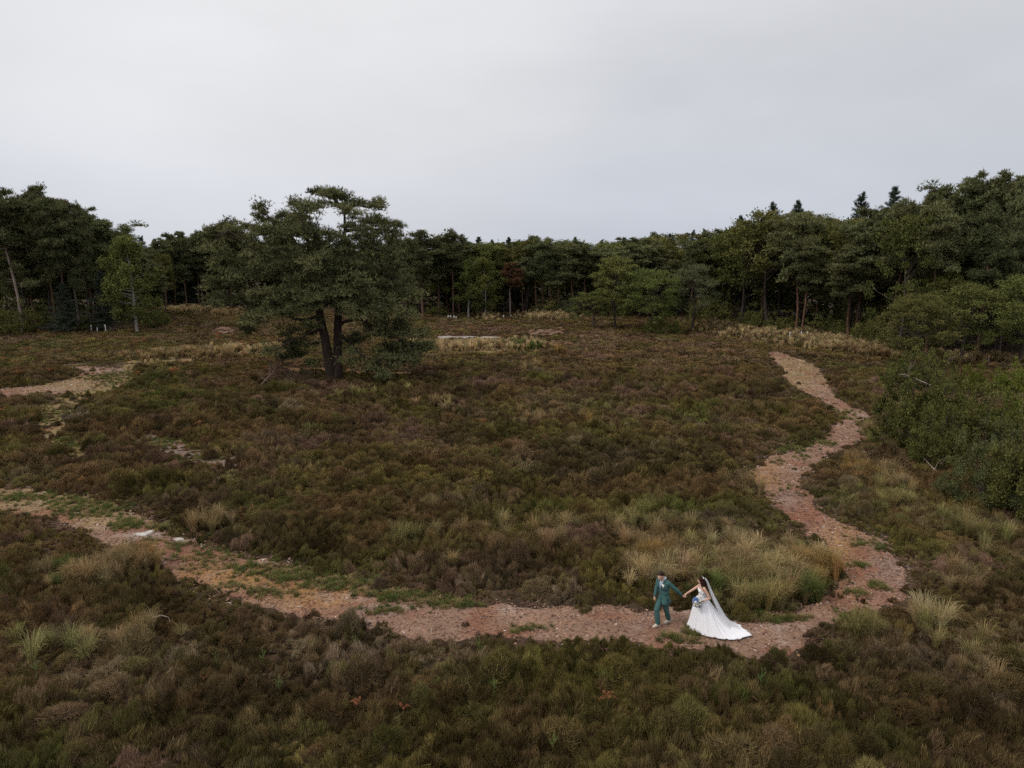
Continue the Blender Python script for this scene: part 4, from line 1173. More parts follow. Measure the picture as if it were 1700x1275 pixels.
# ---- rows behind: the wood goes on
SKY_U = [-260, 0, 40, 100, 150, 200, 240, 300, 380, 650, 700, 760, 870, 1000, 1060, 1140, 1190, 1205, 1280, 1400, 1480, 1560, 1700, 1960]
SKY_V = [296, 312, 336, 330, 345, 378, 402, 398, 396, 402, 398, 402, 400, 404, 398, 388, 392, 378, 357, 357, 345, 318, 310, 306]
def sky_row(u):
    return np.interp(u, SKY_U, SKY_V)
ROWS = [(5, 34), (10, 34), (17, 34), (26, 34), (38, 34), (52, 24)]
LANDMARKS = [(-150, 'the trees at the left edge'), (40, 'the pale leaning pine'), (130, 'the half dead pine on the left'), (225, 'the drooping birch'), (320, 'the bare stemmed pines right of the birch'), (540, 'the lone pine'), (703, 'the bristly pine'), (792, 'the two leafy birches'), (847, 'the rust brown dead pine'), (920, 'the red stemmed pines'),
             (1022, 'the tallest oak of the clump'), (1146, 'the greyish tree of the clump'), (1240, 'the large oak'), (1330, 'the white stakes in the pale grass'), (1408, 'the slanting reddish trunk'), (1530, 'the near oak thicket'), (1618, 'the tallest pine of the right wood'), (1790, 'the trees at the right edge')]
for ri, (dy, cnt) in enumerate(ROWS):
    us = np.linspace(-230, 1930, cnt) + rng.uniform(-30, 30, cnt)
    for u in us:
        u = float(u)
        vb = float(forest_edge(u))
        vt = float(sky_row(u)) + rng.choice([rng.uniform(-7, 2), rng.uniform(4, 26)], p=[0.35, 0.65])
        p = rng.uniform()
        if 1195 < u < 1500: k = 'oak%d' % rng.integers(0, 4) if p < 0.75 else 'pine%d' % rng.integers(0, 5)
        elif 780 < u < 1195: k = 'oak%d' % rng.integers(0, 4) if p < 0.6 else ('pinefull' if p < 0.65 else 'pine%d' % rng.integers(0, 5))
        else: k = ('pinefull' if p < 0.15 else 'pinefull1') if p < 0.3 else ('pinetip%d' % rng.integers(0, 2) if p < 0.65 else 'pine%d' % rng.integers(0, 5))
        if ri >= 3 and k.startswith('pine') and rng.uniform() < 0.5: k = 'pinetip%d' % rng.integers(0, 2)
        side = 'left' if u < 240 else ('right' if u > 1195 else 'far')
        kind = 'oak' if k.startswith('oak') else 'pine'
        near_lm = min(LANDMARKS, key=lambda m: abs(m[0] - u))[1]
        tree_px(k, u, vb, vt, rng.uniform(44, 84) if kind == 'pine' else rng.uniform(80, 120), '%s crown deep in the wood behind %s' % (kind, near_lm), kind + '_tree',
                'deep wood behind ' + near_lm, dy=dy + rng.uniform(-2.5, 2.5))

# dense undergrowth that closes the wood off in the depth
s = Soup()
r = np.random.default_rng(5)
us = r.uniform(-420, 2150, 1500)
for u in us:
    g = ground(u, float(forest_edge(u)))
    d = Vector((g.x, g.y, 0)).normalized()
    q = g + d * r.uniform(10, 60)
    zc = abs(r.normal(0, 4.2))
    pad_leaves(s, r, (q.x, q.y, zc), r.uniform(1.2, 2.2), 46, 0.7, 0.45, flat=0.8)
tag(link(bpy.data.objects.new('undergrowth', s.mesh('undergrowth', M['bush']))), 'dark undergrowth filling the depth of the wood', 'undergrowth', kind='stuff')

# ------------------------------------------------------------------ the lone pine (shape follows the real crown: foliage shelves on limbs)
PB = ground(555, 634)
def Z(zx, zy, dy=0.0):
    return np.array(at_depth(320 + zx / 3.543, 290 + zy / 3.543, PB.y + dy))
PXM = (PB.y * math.cos(PITCH) + 6 * math.sin(PITCH)) / F / 3.543        # metres per zoom pixel
r = np.random.default_rng(99)
trk, crn = Soup(), Soup()
left_t = [(822, 1226, 0), (800, 1100, 0), (775, 950, -.1), (752, 850, -.1), (735, 750, 0), (718, 620, .2), (700, 480, .3), (668, 360, .3), (640, 260, .2)]
right_t = [(852, 1226, 0), (853, 1080, .1), (852, 950, .2), (855, 850, .3), (858, 720, .4), (868, 560, .4), (886, 430, .3), (896, 320, .2), (892, 220, .1), (880, 150, 0)]
LT = np.array([Z(*p) for p in left_t]); RT = np.array([Z(*p) for p in right_t])
trk.add(tube(LT, np.array([.50, .42, .38, .35, .30, .25, .19, .13, .05]), 12))
trk.add(tube(RT, np.array([.46, .40, .36, .33, .28, .22, .17, .13, .08, .04]), 12))
LIMBS = [[(735, 770, 0), (650, 690, -.8), (550, 610, -1.2), (430, 500, -1.6), (320, 410, -1.5), (210, 330, -1.2)], [(862, 880, .2), (920, 858, -.6), (990, 850, -1.2), (1080, 900, -1.6), (1200, 960, -1.8), (1300, 1000, -1.4)],
         [(740, 830, 0), (650, 860, 1.2), (560, 830, 1.6), (450, 800, 2), (330, 760, 2.2), (180, 730, 2)], [(858, 740, .3), (960, 700, 1), (1080, 680, 1.6), (1200, 680, 1.5)], [(886, 430, .3), (960, 420, -.6), (1060, 440, -1), (1120, 460, -1)],
         [(896, 330, .2), (1000, 320, .6), (1120, 320, .8), (1190, 340, .6)], [(700, 480, .3), (600, 400, -.6), (520, 320, -.8), (440, 250, -.6), (390, 200, -.4)], [(718, 640, .2), (580, 560, 1.4), (420, 540, 2), (280, 560, 2.2)],
         [(760, 900, -.1), (700, 930, -1.4), (620, 960, -2.2), (520, 1010, -2.2)], [(856, 930, .2), (920, 990, -1.2), (1000, 1060, -1.8), (1100, 1130, -1.8)], [(868, 600, .4), (960, 560, -1.4), (1080, 540, -2.2), (1200, 620, -2.4)], [(735, 700, 0), (780, 600, -1.8), (760, 500, -2.6), (720, 420, -2.8)],
         [(892, 230, .1), (950, 180, -.2), (1040, 190, -.3), (1085, 180, -.2)], [(886, 200, .1), (830, 140, .2), (760, 115, .3), (725, 105, .3)], [(668, 360, .3), (640, 280, 0), (600, 200, -.3)], [(858, 700, .4), (820, 620, 2), (860, 520, 2.8)]]
skel = [LT, RT]
for L in LIMBS:
    pts = np.array([Z(*p) for p in L])
    n = len(pts)
    t0 = np.linspace(0, 1, n); t1 = np.linspace(0, 1, n * 3)
    pp = np.stack([np.interp(t1, t0, pts[:, i]) for i in range(3)], 1) + r.normal(0, 0.05, (n * 3, 3)) * np.clip(t1 * 4, 0, 1)[:, None]
    trk.add(tube(pp, np.linspace(0.17, 0.04, n * 3), 7))
    skel.append(pp)
SK = np.concatenate(skel)
PADS = [(760, 120, 80, 34), (720, 105, 34, 22), (830, 112, 40, 26), (950, 150, 90, 40), (1062, 190, 44, 34), (1085, 165, 16, 14), (885, 192, 66, 28), (1000, 262, 110, 34), (1150, 305, 66, 40), (905, 300, 56, 26), (1045, 345, 100, 34), (1188, 350, 34, 36), (1200, 300, 22, 22),
        (960, 400, 110, 44), (1100, 430, 84, 42), (1180, 410, 36, 26), (395, 190, 30, 22), (410, 235, 40, 30), (460, 255, 70, 36), (600, 170, 40, 34), (640, 225, 95, 46), (700, 180, 60, 34), (560, 270, 90, 46), (690, 300, 100, 56), (520, 300, 60, 40), (640, 330, 90, 50),
        (215, 300, 50, 30), (300, 330, 110, 38), (180, 355, 90, 42), (100, 350, 40, 22), (400, 335, 95, 42), (360, 310, 40, 22), (480, 380, 120, 54), (250, 415, 130, 48), (620, 390, 130, 60), (760, 400, 120, 60), (110, 420, 60, 30), (350, 480, 150, 52), (180, 500, 80, 40), (550, 480, 150, 60), (730, 500, 150, 60), (880, 480, 110, 54),
        (200, 640, 100, 42), (130, 640, 50, 30), (330, 600, 130, 52), (480, 580, 130, 52), (650, 600, 130, 60), (820, 600, 120, 60), (980, 560, 120, 54), (1110, 520, 96, 46), (1190, 560, 50, 34), (1120, 620, 110, 48), (1210, 640, 80, 44), (240, 550, 90, 40), (150, 740, 80, 40), (280, 740, 120, 52), (430, 720, 130, 52), (560, 700, 120, 52), (660, 720, 60, 40), (950, 710, 130, 52), (1100, 715, 130, 52), (1235, 720, 84, 52), (1290, 720, 34, 30),
        (400, 830, 100, 48), (350, 900, 50, 44), (330, 860, 34, 30), (500, 800, 110, 48), (610, 800, 70, 36), (1000, 800, 110, 46), (1150, 820, 120, 52), (1270, 800, 66, 46), (1080, 930, 100, 52), (1220, 900, 110, 52), (1300, 930, 66, 50), (1180, 1020, 110, 50), (1330, 1020, 62, 30), (1380, 1010, 26, 16), (1100, 1090, 80, 50), (1085, 1160, 56, 34), (1120, 1190, 24, 12), (1240, 1100, 84, 36), (1300, 1070, 50, 34),
        (620, 940, 120, 48), (540, 1010, 100, 40), (700, 980, 70, 44), (640, 1050, 80, 30), (470, 1040, 44, 20), (560, 1070, 50, 18), (930, 1010, 70, 50), (920, 1080, 56, 40), (960, 960, 60, 36), (690, 1110, 50, 18), (680, 870, 60, 30)]
cx0 = 790
PADS += [(640, 250, 110, 46), (740, 175, 80, 32), (580, 330, 120, 46), (720, 330, 110, 50), (960, 215, 90, 34), (1060, 285, 90, 36), (660, 200, 60, 30), (500, 330, 90, 40), (840, 130, 60, 26), (700, 610, 110, 60), (790, 660, 110, 56), (880, 690, 110, 56), (820, 560, 110, 56), (930, 630, 120, 56), (640, 700, 90, 46), (1020, 660, 110, 50), (760, 730, 80, 40), (960, 780, 90, 40), (900, 740, 70, 40), (690, 760, 60, 30)]
for (zx, zy, rx, ry) in PADS:
    hw = 520 if zy > 300 else 380
    span = max(0.0, 1 - ((zx - cx0) / hw) ** 2) ** 0.5 * 4.2
    if 850 < zy < 1130: span *= 0.6
    copies = (2 if 330 < zy < 860 or (zy > 860 and zx > 1000) else 1)
    for cpy in range(copies):
        dyp = r.uniform(-1, 1) * span if cpy == 0 else (span * (-0.8 if cpy == 1 else 0.7)) + r.normal(0, 0.3)
        pc = Z(zx, zy, dyp)
        a = SK[np.argmin(((SK - (pc - np.array([0, 0, 0.25]))) ** 2 * np.array([1, 1, 1.5])).sum(1) + r.uniform(0, 0.15, len(SK)))]
        if np.linalg.norm(a - pc) < 3.2: limb(trk, r, a, pc, 0.045, 0.012, sag=0.1)
        rxm, rzm = rx * PXM * 0.95, ry * PXM
        ptint = r.normal(0, 0.15)
        # a shelf is several small cushions
        nc = max(4, int(rxm * 5.4))
        for q in range(nc):
            o = np.array([r.uniform(-1, 1) * rxm * 0.95, r.uniform(-1, 1) * rxm * 0.6, r.uniform(-0.5, 0.5) * rzm * (1.15 if zy < 340 else 1.7)])
            rr = r.uniform(0.26, 0.62)
            pad_needles(crn, r, pc + o, rr * r.uniform(0.7, 1.5), rr * r.uniform(0.7, 1.3), rr * r.uniform(0.45, 1.0), 52, 0.27, 0.045, 6, ptint + r.normal(0, 0.08))
            if q % 2 == 0:
                limb(trk, r, pc, pc + o, 0.018, 0.008, n=3, sides=4)
lp = empty('pine_tree', (PB.x, PB.y, PB.z))
tag(lp, 'large lone twin trunked pine standing in the middle of the heather', 'tree')
for nm, me in (('trunk', trk.mesh('lone_pine_trunk', M['bark_lone'], True)), ('crown', crn.mesh('lone_pine_crown', M['lone_pine']))):
    ob = link(bpy.data.objects.new(nm, me), lp)
    ob.matrix_parent_inverse = Matrix.Translation((-PB.x, -PB.y, -PB.z))
#@@DETAILS
# ------------------------------------------------------------------ small things
def stake(u, v, h, w, label, group, mat='post', tilt=0.0):
    g = ground(u, v)
    r = np.random.default_rng(int(u * 7 + v))
    n = 8
    pts = np.array([[0, 0, -0.15], [0.01, 0, h * 0.3], [0.015, 0.01, h * 0.7], [0.02, 0, h - 0.03], [0.02, 0, h], [0.02, 0, h + 0.004]])
    V, Fq = tube(pts, np.array([w, w, w * 0.97, w * 0.96, w * 0.7, w * 0.05]) / 2, n)
    me = mesh('white_stake', V, Fq, M[mat], smooth=False)
    ob = link(bpy.data.objects.new('white_stake', me))
    ob.location = g
    ob.rotation_euler = (r.normal(0, 0.05), tilt + r.normal(0, 0.05), 0)
    return tag(ob, label, 'stake', group)

LS = [(152, 551, 1.0, .16), (162, 552, .9, .14), (170, 549, 1.2, .12), (176, 552, 1.1, .16), (183, 548, 1.0, .12)]
for i, (u, v, h, w) in enumerate(LS):
    stake(u, v, h, w, 'white stake, %s from the left in the row left of the birch' % ORD[i], 'white stakes by the left wood')
FS = [(744, 529, .55, .22, 'short white stake, left one of the first pair at the far wood'), (748, 529, .55, .2, 'short white stake, right one of the first pair at the far wood'), (754, 530, .6, .16, 'white stake, left one of the pair below the red pine stem'),
      (757, 530, .5, .14, 'white stake, right one of the pair below the red pine stem'), (827, 529, .6, .2, 'cream stake left of the rust brown dead pine'), (836, 529, .6, .2, 'white stake between the cream one and the dead pine'), (848, 528, .5, .2, 'white stake at the foot of the rust brown dead pine')]
for u, v, h, w, lb in FS:
    stake(u, v, h, w, lb, 'white stakes at the far wood')
MS = [(1187, 542, .75, .13, 'white stake, left one of the close pair by the brush pile'), (1190, 543, .7, .12, 'white stake, right one of the close pair by the brush pile'), (1201, 542, .8, .15, 'white stake in front of the brush pile'), (1210, 541, .75, .13, 'white stake at the right end of the brush pile'),
      (1311, 563, .95, .14, 'white stake, leftmost in the strip of pale grass'), (1317, 561, .7, .1, 'thin pale stake behind the leftmost one in the pale grass'), (1330, 562, .9, .18, 'white stake in the middle of three in the pale grass'), (1340, 562, .9, .15, 'white stake just right of the thickest one in the pale grass'),
      (1379, 567, .7, .13, 'single white stake left of the cluster of three'), (1389, 569, .75, .15, 'leftmost white stake of the cluster of three'), (1393, 571, .6, .15, 'lowest white stake in the cluster of three'), (1397, 569, .65, .12, 'rightmost white stake of the cluster of three'), (1524, 596, .7, .13, 'white stake half hidden by the dark shrub on the right')]
for u, v, h, w, lb in MS:
    stake(u, v, h, w, lb, 'white stakes by the right wood')
for u, v, lb in [(1575, 606, 'reddish old stake, left one of the pair before the grass gap'), (1579, 606, 'reddish old stake, right one of the pair before the grass gap'), (1635, 605, 'reddish old stake, left one of the pair right of the young oak'), (1639, 605, 'reddish old stake, right one of the pair right of the young oak')]:
    stake(u, v, .8, .12, lb, 'old stakes in the right grass', 'post_red')

# dead bracken: small rust fronds
def bracken_mesh(seed):
    r = np.random.default_rng(seed)
    s = Soup()
    for k in range(6):
        az = r.uniform(0, 6.28)
        d = np.array([math.cos(az), math.sin(az), 0])
        side = np.array([-d[1], d[0], 0])
        L = r.uniform(0.4, 0.75)
        t = np.linspace(0.15, 1, 12)
        mid = d * (t * L)[:, None] + np.array([0, 0, 1]) * (0.42 + 0.28 * np.sin(t * 2.4))[:, None]
        for sg in (-1, 1):
            D = unit(side * sg + d * 0.5 + r.normal(0, 0.15, (12, 3)))
            s.add(quad_leaves(mid, D, 0.20 * (1.15 - t), 0.055, r), np.repeat(np.clip(r.normal(0.5, 0.25, 12), 0, 1), 4))
        s.add(tube(np.concatenate([[[0, 0, 0]], mid[::3]]), np.full(5, 0.008), 4))
    return s.mesh('dead_bracken', M['bracken'])
BM = [bracken_mesh(k) for k in range(4)]
BR = [(45, 593, 2, 'largest rust bracken patch near the left edge'), (30, 613, 1.6, None), (8, 603, 1, None), (31, 631, 1.5, None), (84, 625, 1.2, None), (228, 577, 1.6, None), (240, 573, 1.4, None), (204, 596, 1, None), (310, 611, 1.2, None), (289, 629, 1.7, 'rust bracken left of the lone pine above the dark heather'),
      (362, 563, 1.5, None), (365, 570, 1.5, None), (388, 569, 1.7, None), (398, 580, 1.8, None), (420, 582, 2, None), (442, 621, 1.2, 'rust bracken just left of the lone pine branches'), (230, 628, 1, None), (330, 713, 1, 'rust bracken on the heather left of centre'), (50, 777, 1.1, 'rust bracken left of the sandy loop path'),
      (155, 785, 1, None), (137, 808, .8, None), (356, 783, .9, 'rust bracken beside the grey bare patch'), (5, 692, 1.2, None), (803, 709, 1, 'rust bracken in the middle of the heather'), (758, 633, 1.2, None), (705, 615, 1.4, None), (786, 556, 2, 'rust heap on the whitish bare strip'), (1005, 1177, .7, 'rust bracken in the front heather below the groom'), (670, 1190, .5, None), (595, 1183, .5, None), (340, 1140, .5, None)]
for i, (u, v, s_, lb) in enumerate(BR):
    g = ground(u, v)
    ob = link(bpy.data.objects.new('dead_bracken', BM[i % 4]))
    ob.location = (g.x, g.y, g.z + (0.12 if v > 650 else 0.2))
    ob.scale = (s_ * 0.62,) * 3
    ob.rotation_euler = (0, 0, i * 1.3)
    tag(ob, lb or 'small rust orange dead bracken frond on the dark heather', 'bracken', 'dead bracken in the heather')

# pine seedlings: candelabra of pale shoots
def seedling_mesh(seed):
    r = np.random.default_rng(seed)
    s = Soup()
    s.add(tube([[0, 0, 0], [0.01, 0, 0.35], [0, 0, 0.75]], [0.012, 0.01, 0.008], 5))
    for k in range(7):
        if k == 0: p0, p1 = np.array([0, 0, 0.45]), np.array([0, 0, 0.88])
        else:
            az = k * 1.05 + r.uniform(0, .4)
            p0 = np.array([0, 0, 0.35 + 0.03 * k])
            p1 = p0 + np.array([math.cos(az) * 0.17, math.sin(az) * 0.17, r.uniform(0.16, 0.3)])
        t = r.uniform(0.1, 1, 60)
        P = p0 + (p1 - p0) * t[:, None]
        D = unit(unit((p1 - p0)[None]) * 1.0 + r.normal(0, 0.5, (60, 3)))
        s.add(tri_leaves(P, D, 0.06, 0.012, r), np.repeat(np.clip(r.normal(.5, .2, 60), 0, 1), 3))
    return s.mesh('pine_seedling', M['seedling'])
SM = [seedling_mesh(k) for k in range(3)]
SD = [(62, 1125, 1.0, 'pale green pine seedling standing alone near the left edge'), (35, 1063, .9, 'pale green pine seedling above the lone one near the left edge'), (438, 1104, .9, 'pale green pine seedling in front heather left of centre'), (465, 1155, 1.0, 'lower pale green pine seedling left of centre'), (591, 1077, .8, 'small pale pine seedling just below the turf of the path'), (796, 1093, 1.1, 'tall pale pine seedling below the reddish path'), (820, 1155, 1.0, 'pale pine seedling below the tall one'), (1262, 1144, 1.0, 'pale pine seedling in front heather below the bride'),
      (918, 1255, 1.0, 'green seedling at the bottom edge of the picture'), (316, 690, 1.3, 'bright green sprout in the dark heather left of the lone pine'), (360, 1108, .8, 'dull green seedling left of the two pale ones')]
for i, (u, v, s_, lb) in enumerate(SD):
    g = ground(u, v + 8)
    ob = link(bpy.data.objects.new('pine_seedling', SM[i % 3]))
    ob.location = g
    ob.scale = (s_ * 0.6, s_ * 0.6, s_ * 0.88)
    ob.rotation_euler = (0, 0, i * 0.9)
    tag(ob, lb, 'seedling', 'pine seedlings in the heather')

# dead branches
def branch_thing(name, pts, r0, label, mat, twigs=8, seed=0, cat='branch', spread=0.5):
    r = np.random.default_rng(seed)
    pts = np.array(pts, float)
    o0 = pts[0].copy()
    s = Soup()
    p = pts - o0
    t0 = np.linspace(0, 1, len(p)); t1 = np.linspace(0, 1, len(p) * 3)
    pp = np.stack([np.interp(t1, t0, p[:, i]) for i in range(3)], 1)
    s.add(tube(pp, np.linspace(r0, r0 * 0.3, len(pp)), 7))
    for k in range(twigs):
        a = pp[r.integers(2, len(pp))]
        b2 = a + unit(r.normal(0, 1, 3) + np.array([0, 0, 0.5])) * r.uniform(0.4, 1.0) * spread * 2
        limb(s, r, a, b2, r0 * 0.4, r0 * 0.1, n=4, sides=4)
        for j in range(2):
            limb(s, r, (a + b2) / 2, b2 + r.normal(0, 0.3, 3) * spread, r0 * 0.2, r0 * 0.06, n=3, sides=4)
    ob = link(bpy.data.objects.new(name, s.mesh(name, M[mat], True)))
    ob.location = o0
    return tag(ob, label, cat)
def gp3(u, v, z):
    g = ground(u, v)
    return (g.x, g.y, g.z + z)
g0 = ground(1500, 690)
branch_thing('dead_branch', [at_depth(1545, 640, g0.y), at_depth(1522, 630, g0.y - .3), at_depth(1508, 623, g0.y - .6), at_depth(1491, 621, g0.y - .8)], 0.065, 'bleached dead branch sticking out over the large round shrub', 'deadwood', 3, 1)
branch_thing('dead_branch', [gp3(1565, 800, .2), gp3(1545, 790, .5), gp3(1527, 776, .7)], 0.035, 'thin brown fallen branch under the large round shrub', 'deadwood', 2, 2)
branch_thing('dead_branch', [gp3(430, 650, .3), gp3(450, 640, .9), gp3(462, 628, 1.0), gp3(480, 625, .7), gp3(500, 632, .5)], 0.09, 'arched dead branch with twigs lying left of the lone pine', 'twig', 40, 3, spread=0.8)
branch_thing('dead_branch', [gp3(460, 652, .2), gp3(485, 640, .6), gp3(520, 634, .4)], 0.07, 'reddish fallen twiggy branch at the foot of the lone pine', 'twig', 36, 4, spread=0.7)
branch_thing('brush_pile', [gp3(1185, 538, .4), gp3(1205, 534, 1.6), gp3(1228, 538, .5)], 0.12, 'pile of grey dead brushwood at the edge of the right wood', 'twig', 70, 5, 'brush pile', spread=1.3)
branch_thing('dead_branch', [gp3(1185, 537, .3), gp3(1200, 533, 3.0), gp3(1215, 531, 3.6)], 0.09, 'pale broken branch rising from the brush pile', 'deadwood', 2, 6)
branch_thing('dead_branch', [gp3(255, 1048, .45), gp3(270, 1046, .5), gp3(282, 1047, .45)], 0.02, 'thin pale stick lying on the front heather at left', 'deadwood', 1, 7, spread=.15)
branch_thing('bent_branch', [at_depth(1394, 442, 112), at_depth(1386, 430, 111.5), at_depth(1372, 428, 111), at_depth(1360, 425, 110.7), at_depth(1354, 434, 110.5)], 0.22, 'bent orange pine limb arching in front of the right wood', 'bark_red', 2, 9, spread=.5) if False else None

# white stones on the path
for i, (u, v, s_, lb) in enumerate([(236, 888, .38, 'flat whitish stone slab on the left part of the path'), (250, 884, .26, 'small pale stone above the flat slab on the path'), (297, 897, .3, 'lone whitish flat stone right of the turf on the path')]):
    r = np.random.default_rng(i)
    bm = bmesh.new()
    bmesh.ops.create_icosphere(bm, subdivisions=3, radius=1)
    for vtx in bm.verts:
        k = 1 + 0.18 * math.sin(vtx.co.x * 4 + i) + 0.14 * math.sin(vtx.co.y * 6 + 2 * i) + r.normal(0, 0.03)
        vtx.co = Vector((vtx.co.x * k * s_ * 0.8, vtx.co.y * k * s_ * 0.45, vtx.co.z * 0.06))
    me = bpy.data.meshes.new('stone'); bm.to_mesh(me); bm.free()
    me.materials.append(M['stone'] if 'stone' in M else M.setdefault('stone', noise_mat('pale stone', [(0.3, (0.35, 0.31, 0.28)), (0.7, (0.6, 0.56, 0.52))], scale=6, bump=.5)))
    ob = link(bpy.data.objects.new('stone', me))
    g = ground(u, v); ob.location = (g.x, g.y, g.z + 0.03)
    tag(ob, lb, 'stone')

# ------------------------------------------------------------------ the couple
M['skin'] = plain('skin', (0.62, 0.37, 0.27), 0.55)
M['suit'] = plain('teal suit cloth', (0.054, 0.122, 0.119), 0.85, 0.15, scale=30, var=0.2)
M['suit_trim'] = plain('dark teal lapel', (0.034, 0.092, 0.087), 0.8, 0.15, scale=30)
M['shirt'] = plain('white shirt', (0.72, 0.76, 0.84), 0.8)
M['tie'] = plain('blue tie', (0.16, 0.27, 0.40), 0.7)
M['shoe'] = plain('cream suede', (0.62, 0.54, 0.44), 0.85)
M['sole'] = plain('shoe sole', (0.35, 0.3, 0.25), 0.85)
M['hair_m'] = plain('black brown hair', (0.028, 0.017, 0.013), 0.7, 0.2)
M['hair_f'] = plain('dark brown hair', (0.030, 0.013, 0.010), 0.8, 0.08)
M['dress'] = plain('white tulle', (0.84, 0.83, 0.86), 0.8, 0.2, scale=60, var=0.03)
M['bodice'] = plain('white lace', (0.80, 0.79, 0.80), 0.8, 0.2, scale=90, var=0.12)
M['white_petal'] = plain('white petals', (0.82, 0.80, 0.72), 0.6)
M['blue_petal'] = plain('blue petals', (0.12, 0.20, 0.46), 0.6)
M['lilac_petal'] = plain('lilac petals', (0.42, 0.36, 0.55), 0.6)
M['bq_leaf'] = plain('bouquet leaves', (0.05, 0.10, 0.04), 0.6)
M['eye'] = plain('dark eye', (0.02, 0.015, 0.012), 0.3)
vmat, t, o = new_mat('veil tulle')
d_ = t.nodes.new('ShaderNodeBsdfDiffuse'); d_.inputs[0].default_value = (0.85, 0.85, 0.88, 1)
tl = t.nodes.new('ShaderNodeBsdfTranslucent'); tl.inputs[0].default_value = (0.85, 0.85, 0.88, 1)
tp_ = t.nodes.new('ShaderNodeBsdfTransparent')
m1_ = t.nodes.new('ShaderNodeMixShader'); m1_.inputs[0].default_value = 0.4
m2_ = t.nodes.new('ShaderNodeMixShader'); m2_.inputs[0].default_value = 0.62
t.links.new(d_.outputs[0], m1_.inputs[1]); t.links.new(tl.outputs[0], m1_.inputs[2])
t.links.new(tp_.outputs[0], m2_.inputs[1]); t.links.new(m1_.outputs[0], m2_.inputs[2])
t.links.new(m2_.outputs[0], o.inputs[0])
M['veil'] = vmat

def capsule(p0, r0, p1, r1, n=14):
    """closed tapered capsule"""
    p0, p1 = np.asarray(p0, float), np.asarray(p1, float)
    ax = p1 - p0
    L = np.linalg.norm(ax)
    ax = ax / max(L, 1e-6)
    rings = []
    for a in np.linspace(-90, 0, 6)[1:]:
        rings.append((math.sin(R(a)) * r0, math.cos(R(a)) * r0))
    for a in np.linspace(0, 90, 6)[:-1]:
        rings.append((L + math.sin(R(a)) * r1, math.cos(R(a)) * r1))
    ref = np.array([1.0, 0, 0]) if abs(ax[0]) < 0.8 else np.array([0, 1.0, 0])
    A = np.cross(ax, ref); A /= np.linalg.norm(A)
    B = np.cross(ax, A)
    th = np.linspace(0, 2 * np.pi, n, endpoint=False)
    V = [p0 - ax * r0]
    for h, rr in rings:
        V += [p0 + ax * h + rr * (math.cos(x) * A + math.sin(x) * B) for x in th]
    V.append(p1 + ax * r1)
    f3, f4 = [], []
    m = len(rings)
    for j in range(n):
        f3.append([0, 1 + (j + 1) % n, 1 + j])
        f3.append([len(V) - 1, 1 + (m - 1) * n + j, 1 + (m - 1) * n + (j + 1) % n])
    for i in range(m - 1):
        for j in range(n):
            f4.append([1 + i * n + j, 1 + i * n + (j + 1) % n, 1 + (i + 1) * n + (j + 1) % n, 1 + (i + 1) * n + j])
    return np.array(V), f3, f4

def ellipsoid(c, rad, rot=None):
    bm = bmesh.new()
    bmesh.ops.create_uvsphere(bm, u_segments=20, v_segments=14, radius=1)
    mtx = rot if rot is not None else Matrix.Identity(3)
    V = np.array([list(mtx @ Vector((v.co.x * rad[0], v.co.y * rad[1], v.co.z * rad[2])) + Vector(c)) for v in bm.verts])
    f3 = [[v.index for v in f.verts] for f in bm.faces if len(f.verts) == 3]
    f4 = [[v.index for v in f.verts] for f in bm.faces if len(f.verts) == 4]
    bm.free()
    return V, f3, f4

def fuse(name, solids, mat, voxel=0.008, smooth=4):
    """merge overlapping closed volumes into one continuous skin"""
    V, f3, f4, n = [], [], [], 0
    for v, a, b2 in solids:
        V.append(v)
        f3 += [[i + n for i in f] for f in a]
        f4 += [[i + n for i in f] for f in b2]
        n += len(v)
    me = mesh(name, np.concatenate(V), [np.array(f3), np.array(f4)], mat)
    ob = bpy.data.objects.new('tmp', me)
    C.objects.link(ob)
    md = ob.modifiers.new('r', 'REMESH'); md.mode = 'VOXEL'; md.voxel_size = voxel; md.use_smooth_shade = True
    if smooth:
        ms = ob.modifiers.new('s', 'SMOOTH'); ms.factor = 0.5; ms.iterations = smooth
    dg = bpy.context.evaluated_depsgraph_get()
    out_me = bpy.data.meshes.new_from_object(ob.evaluated_get(dg))
    out_me.name = name
    bpy.data.objects.remove(ob)
    out_me.materials.clear(); out_me.materials.append(mat)
    return out_me

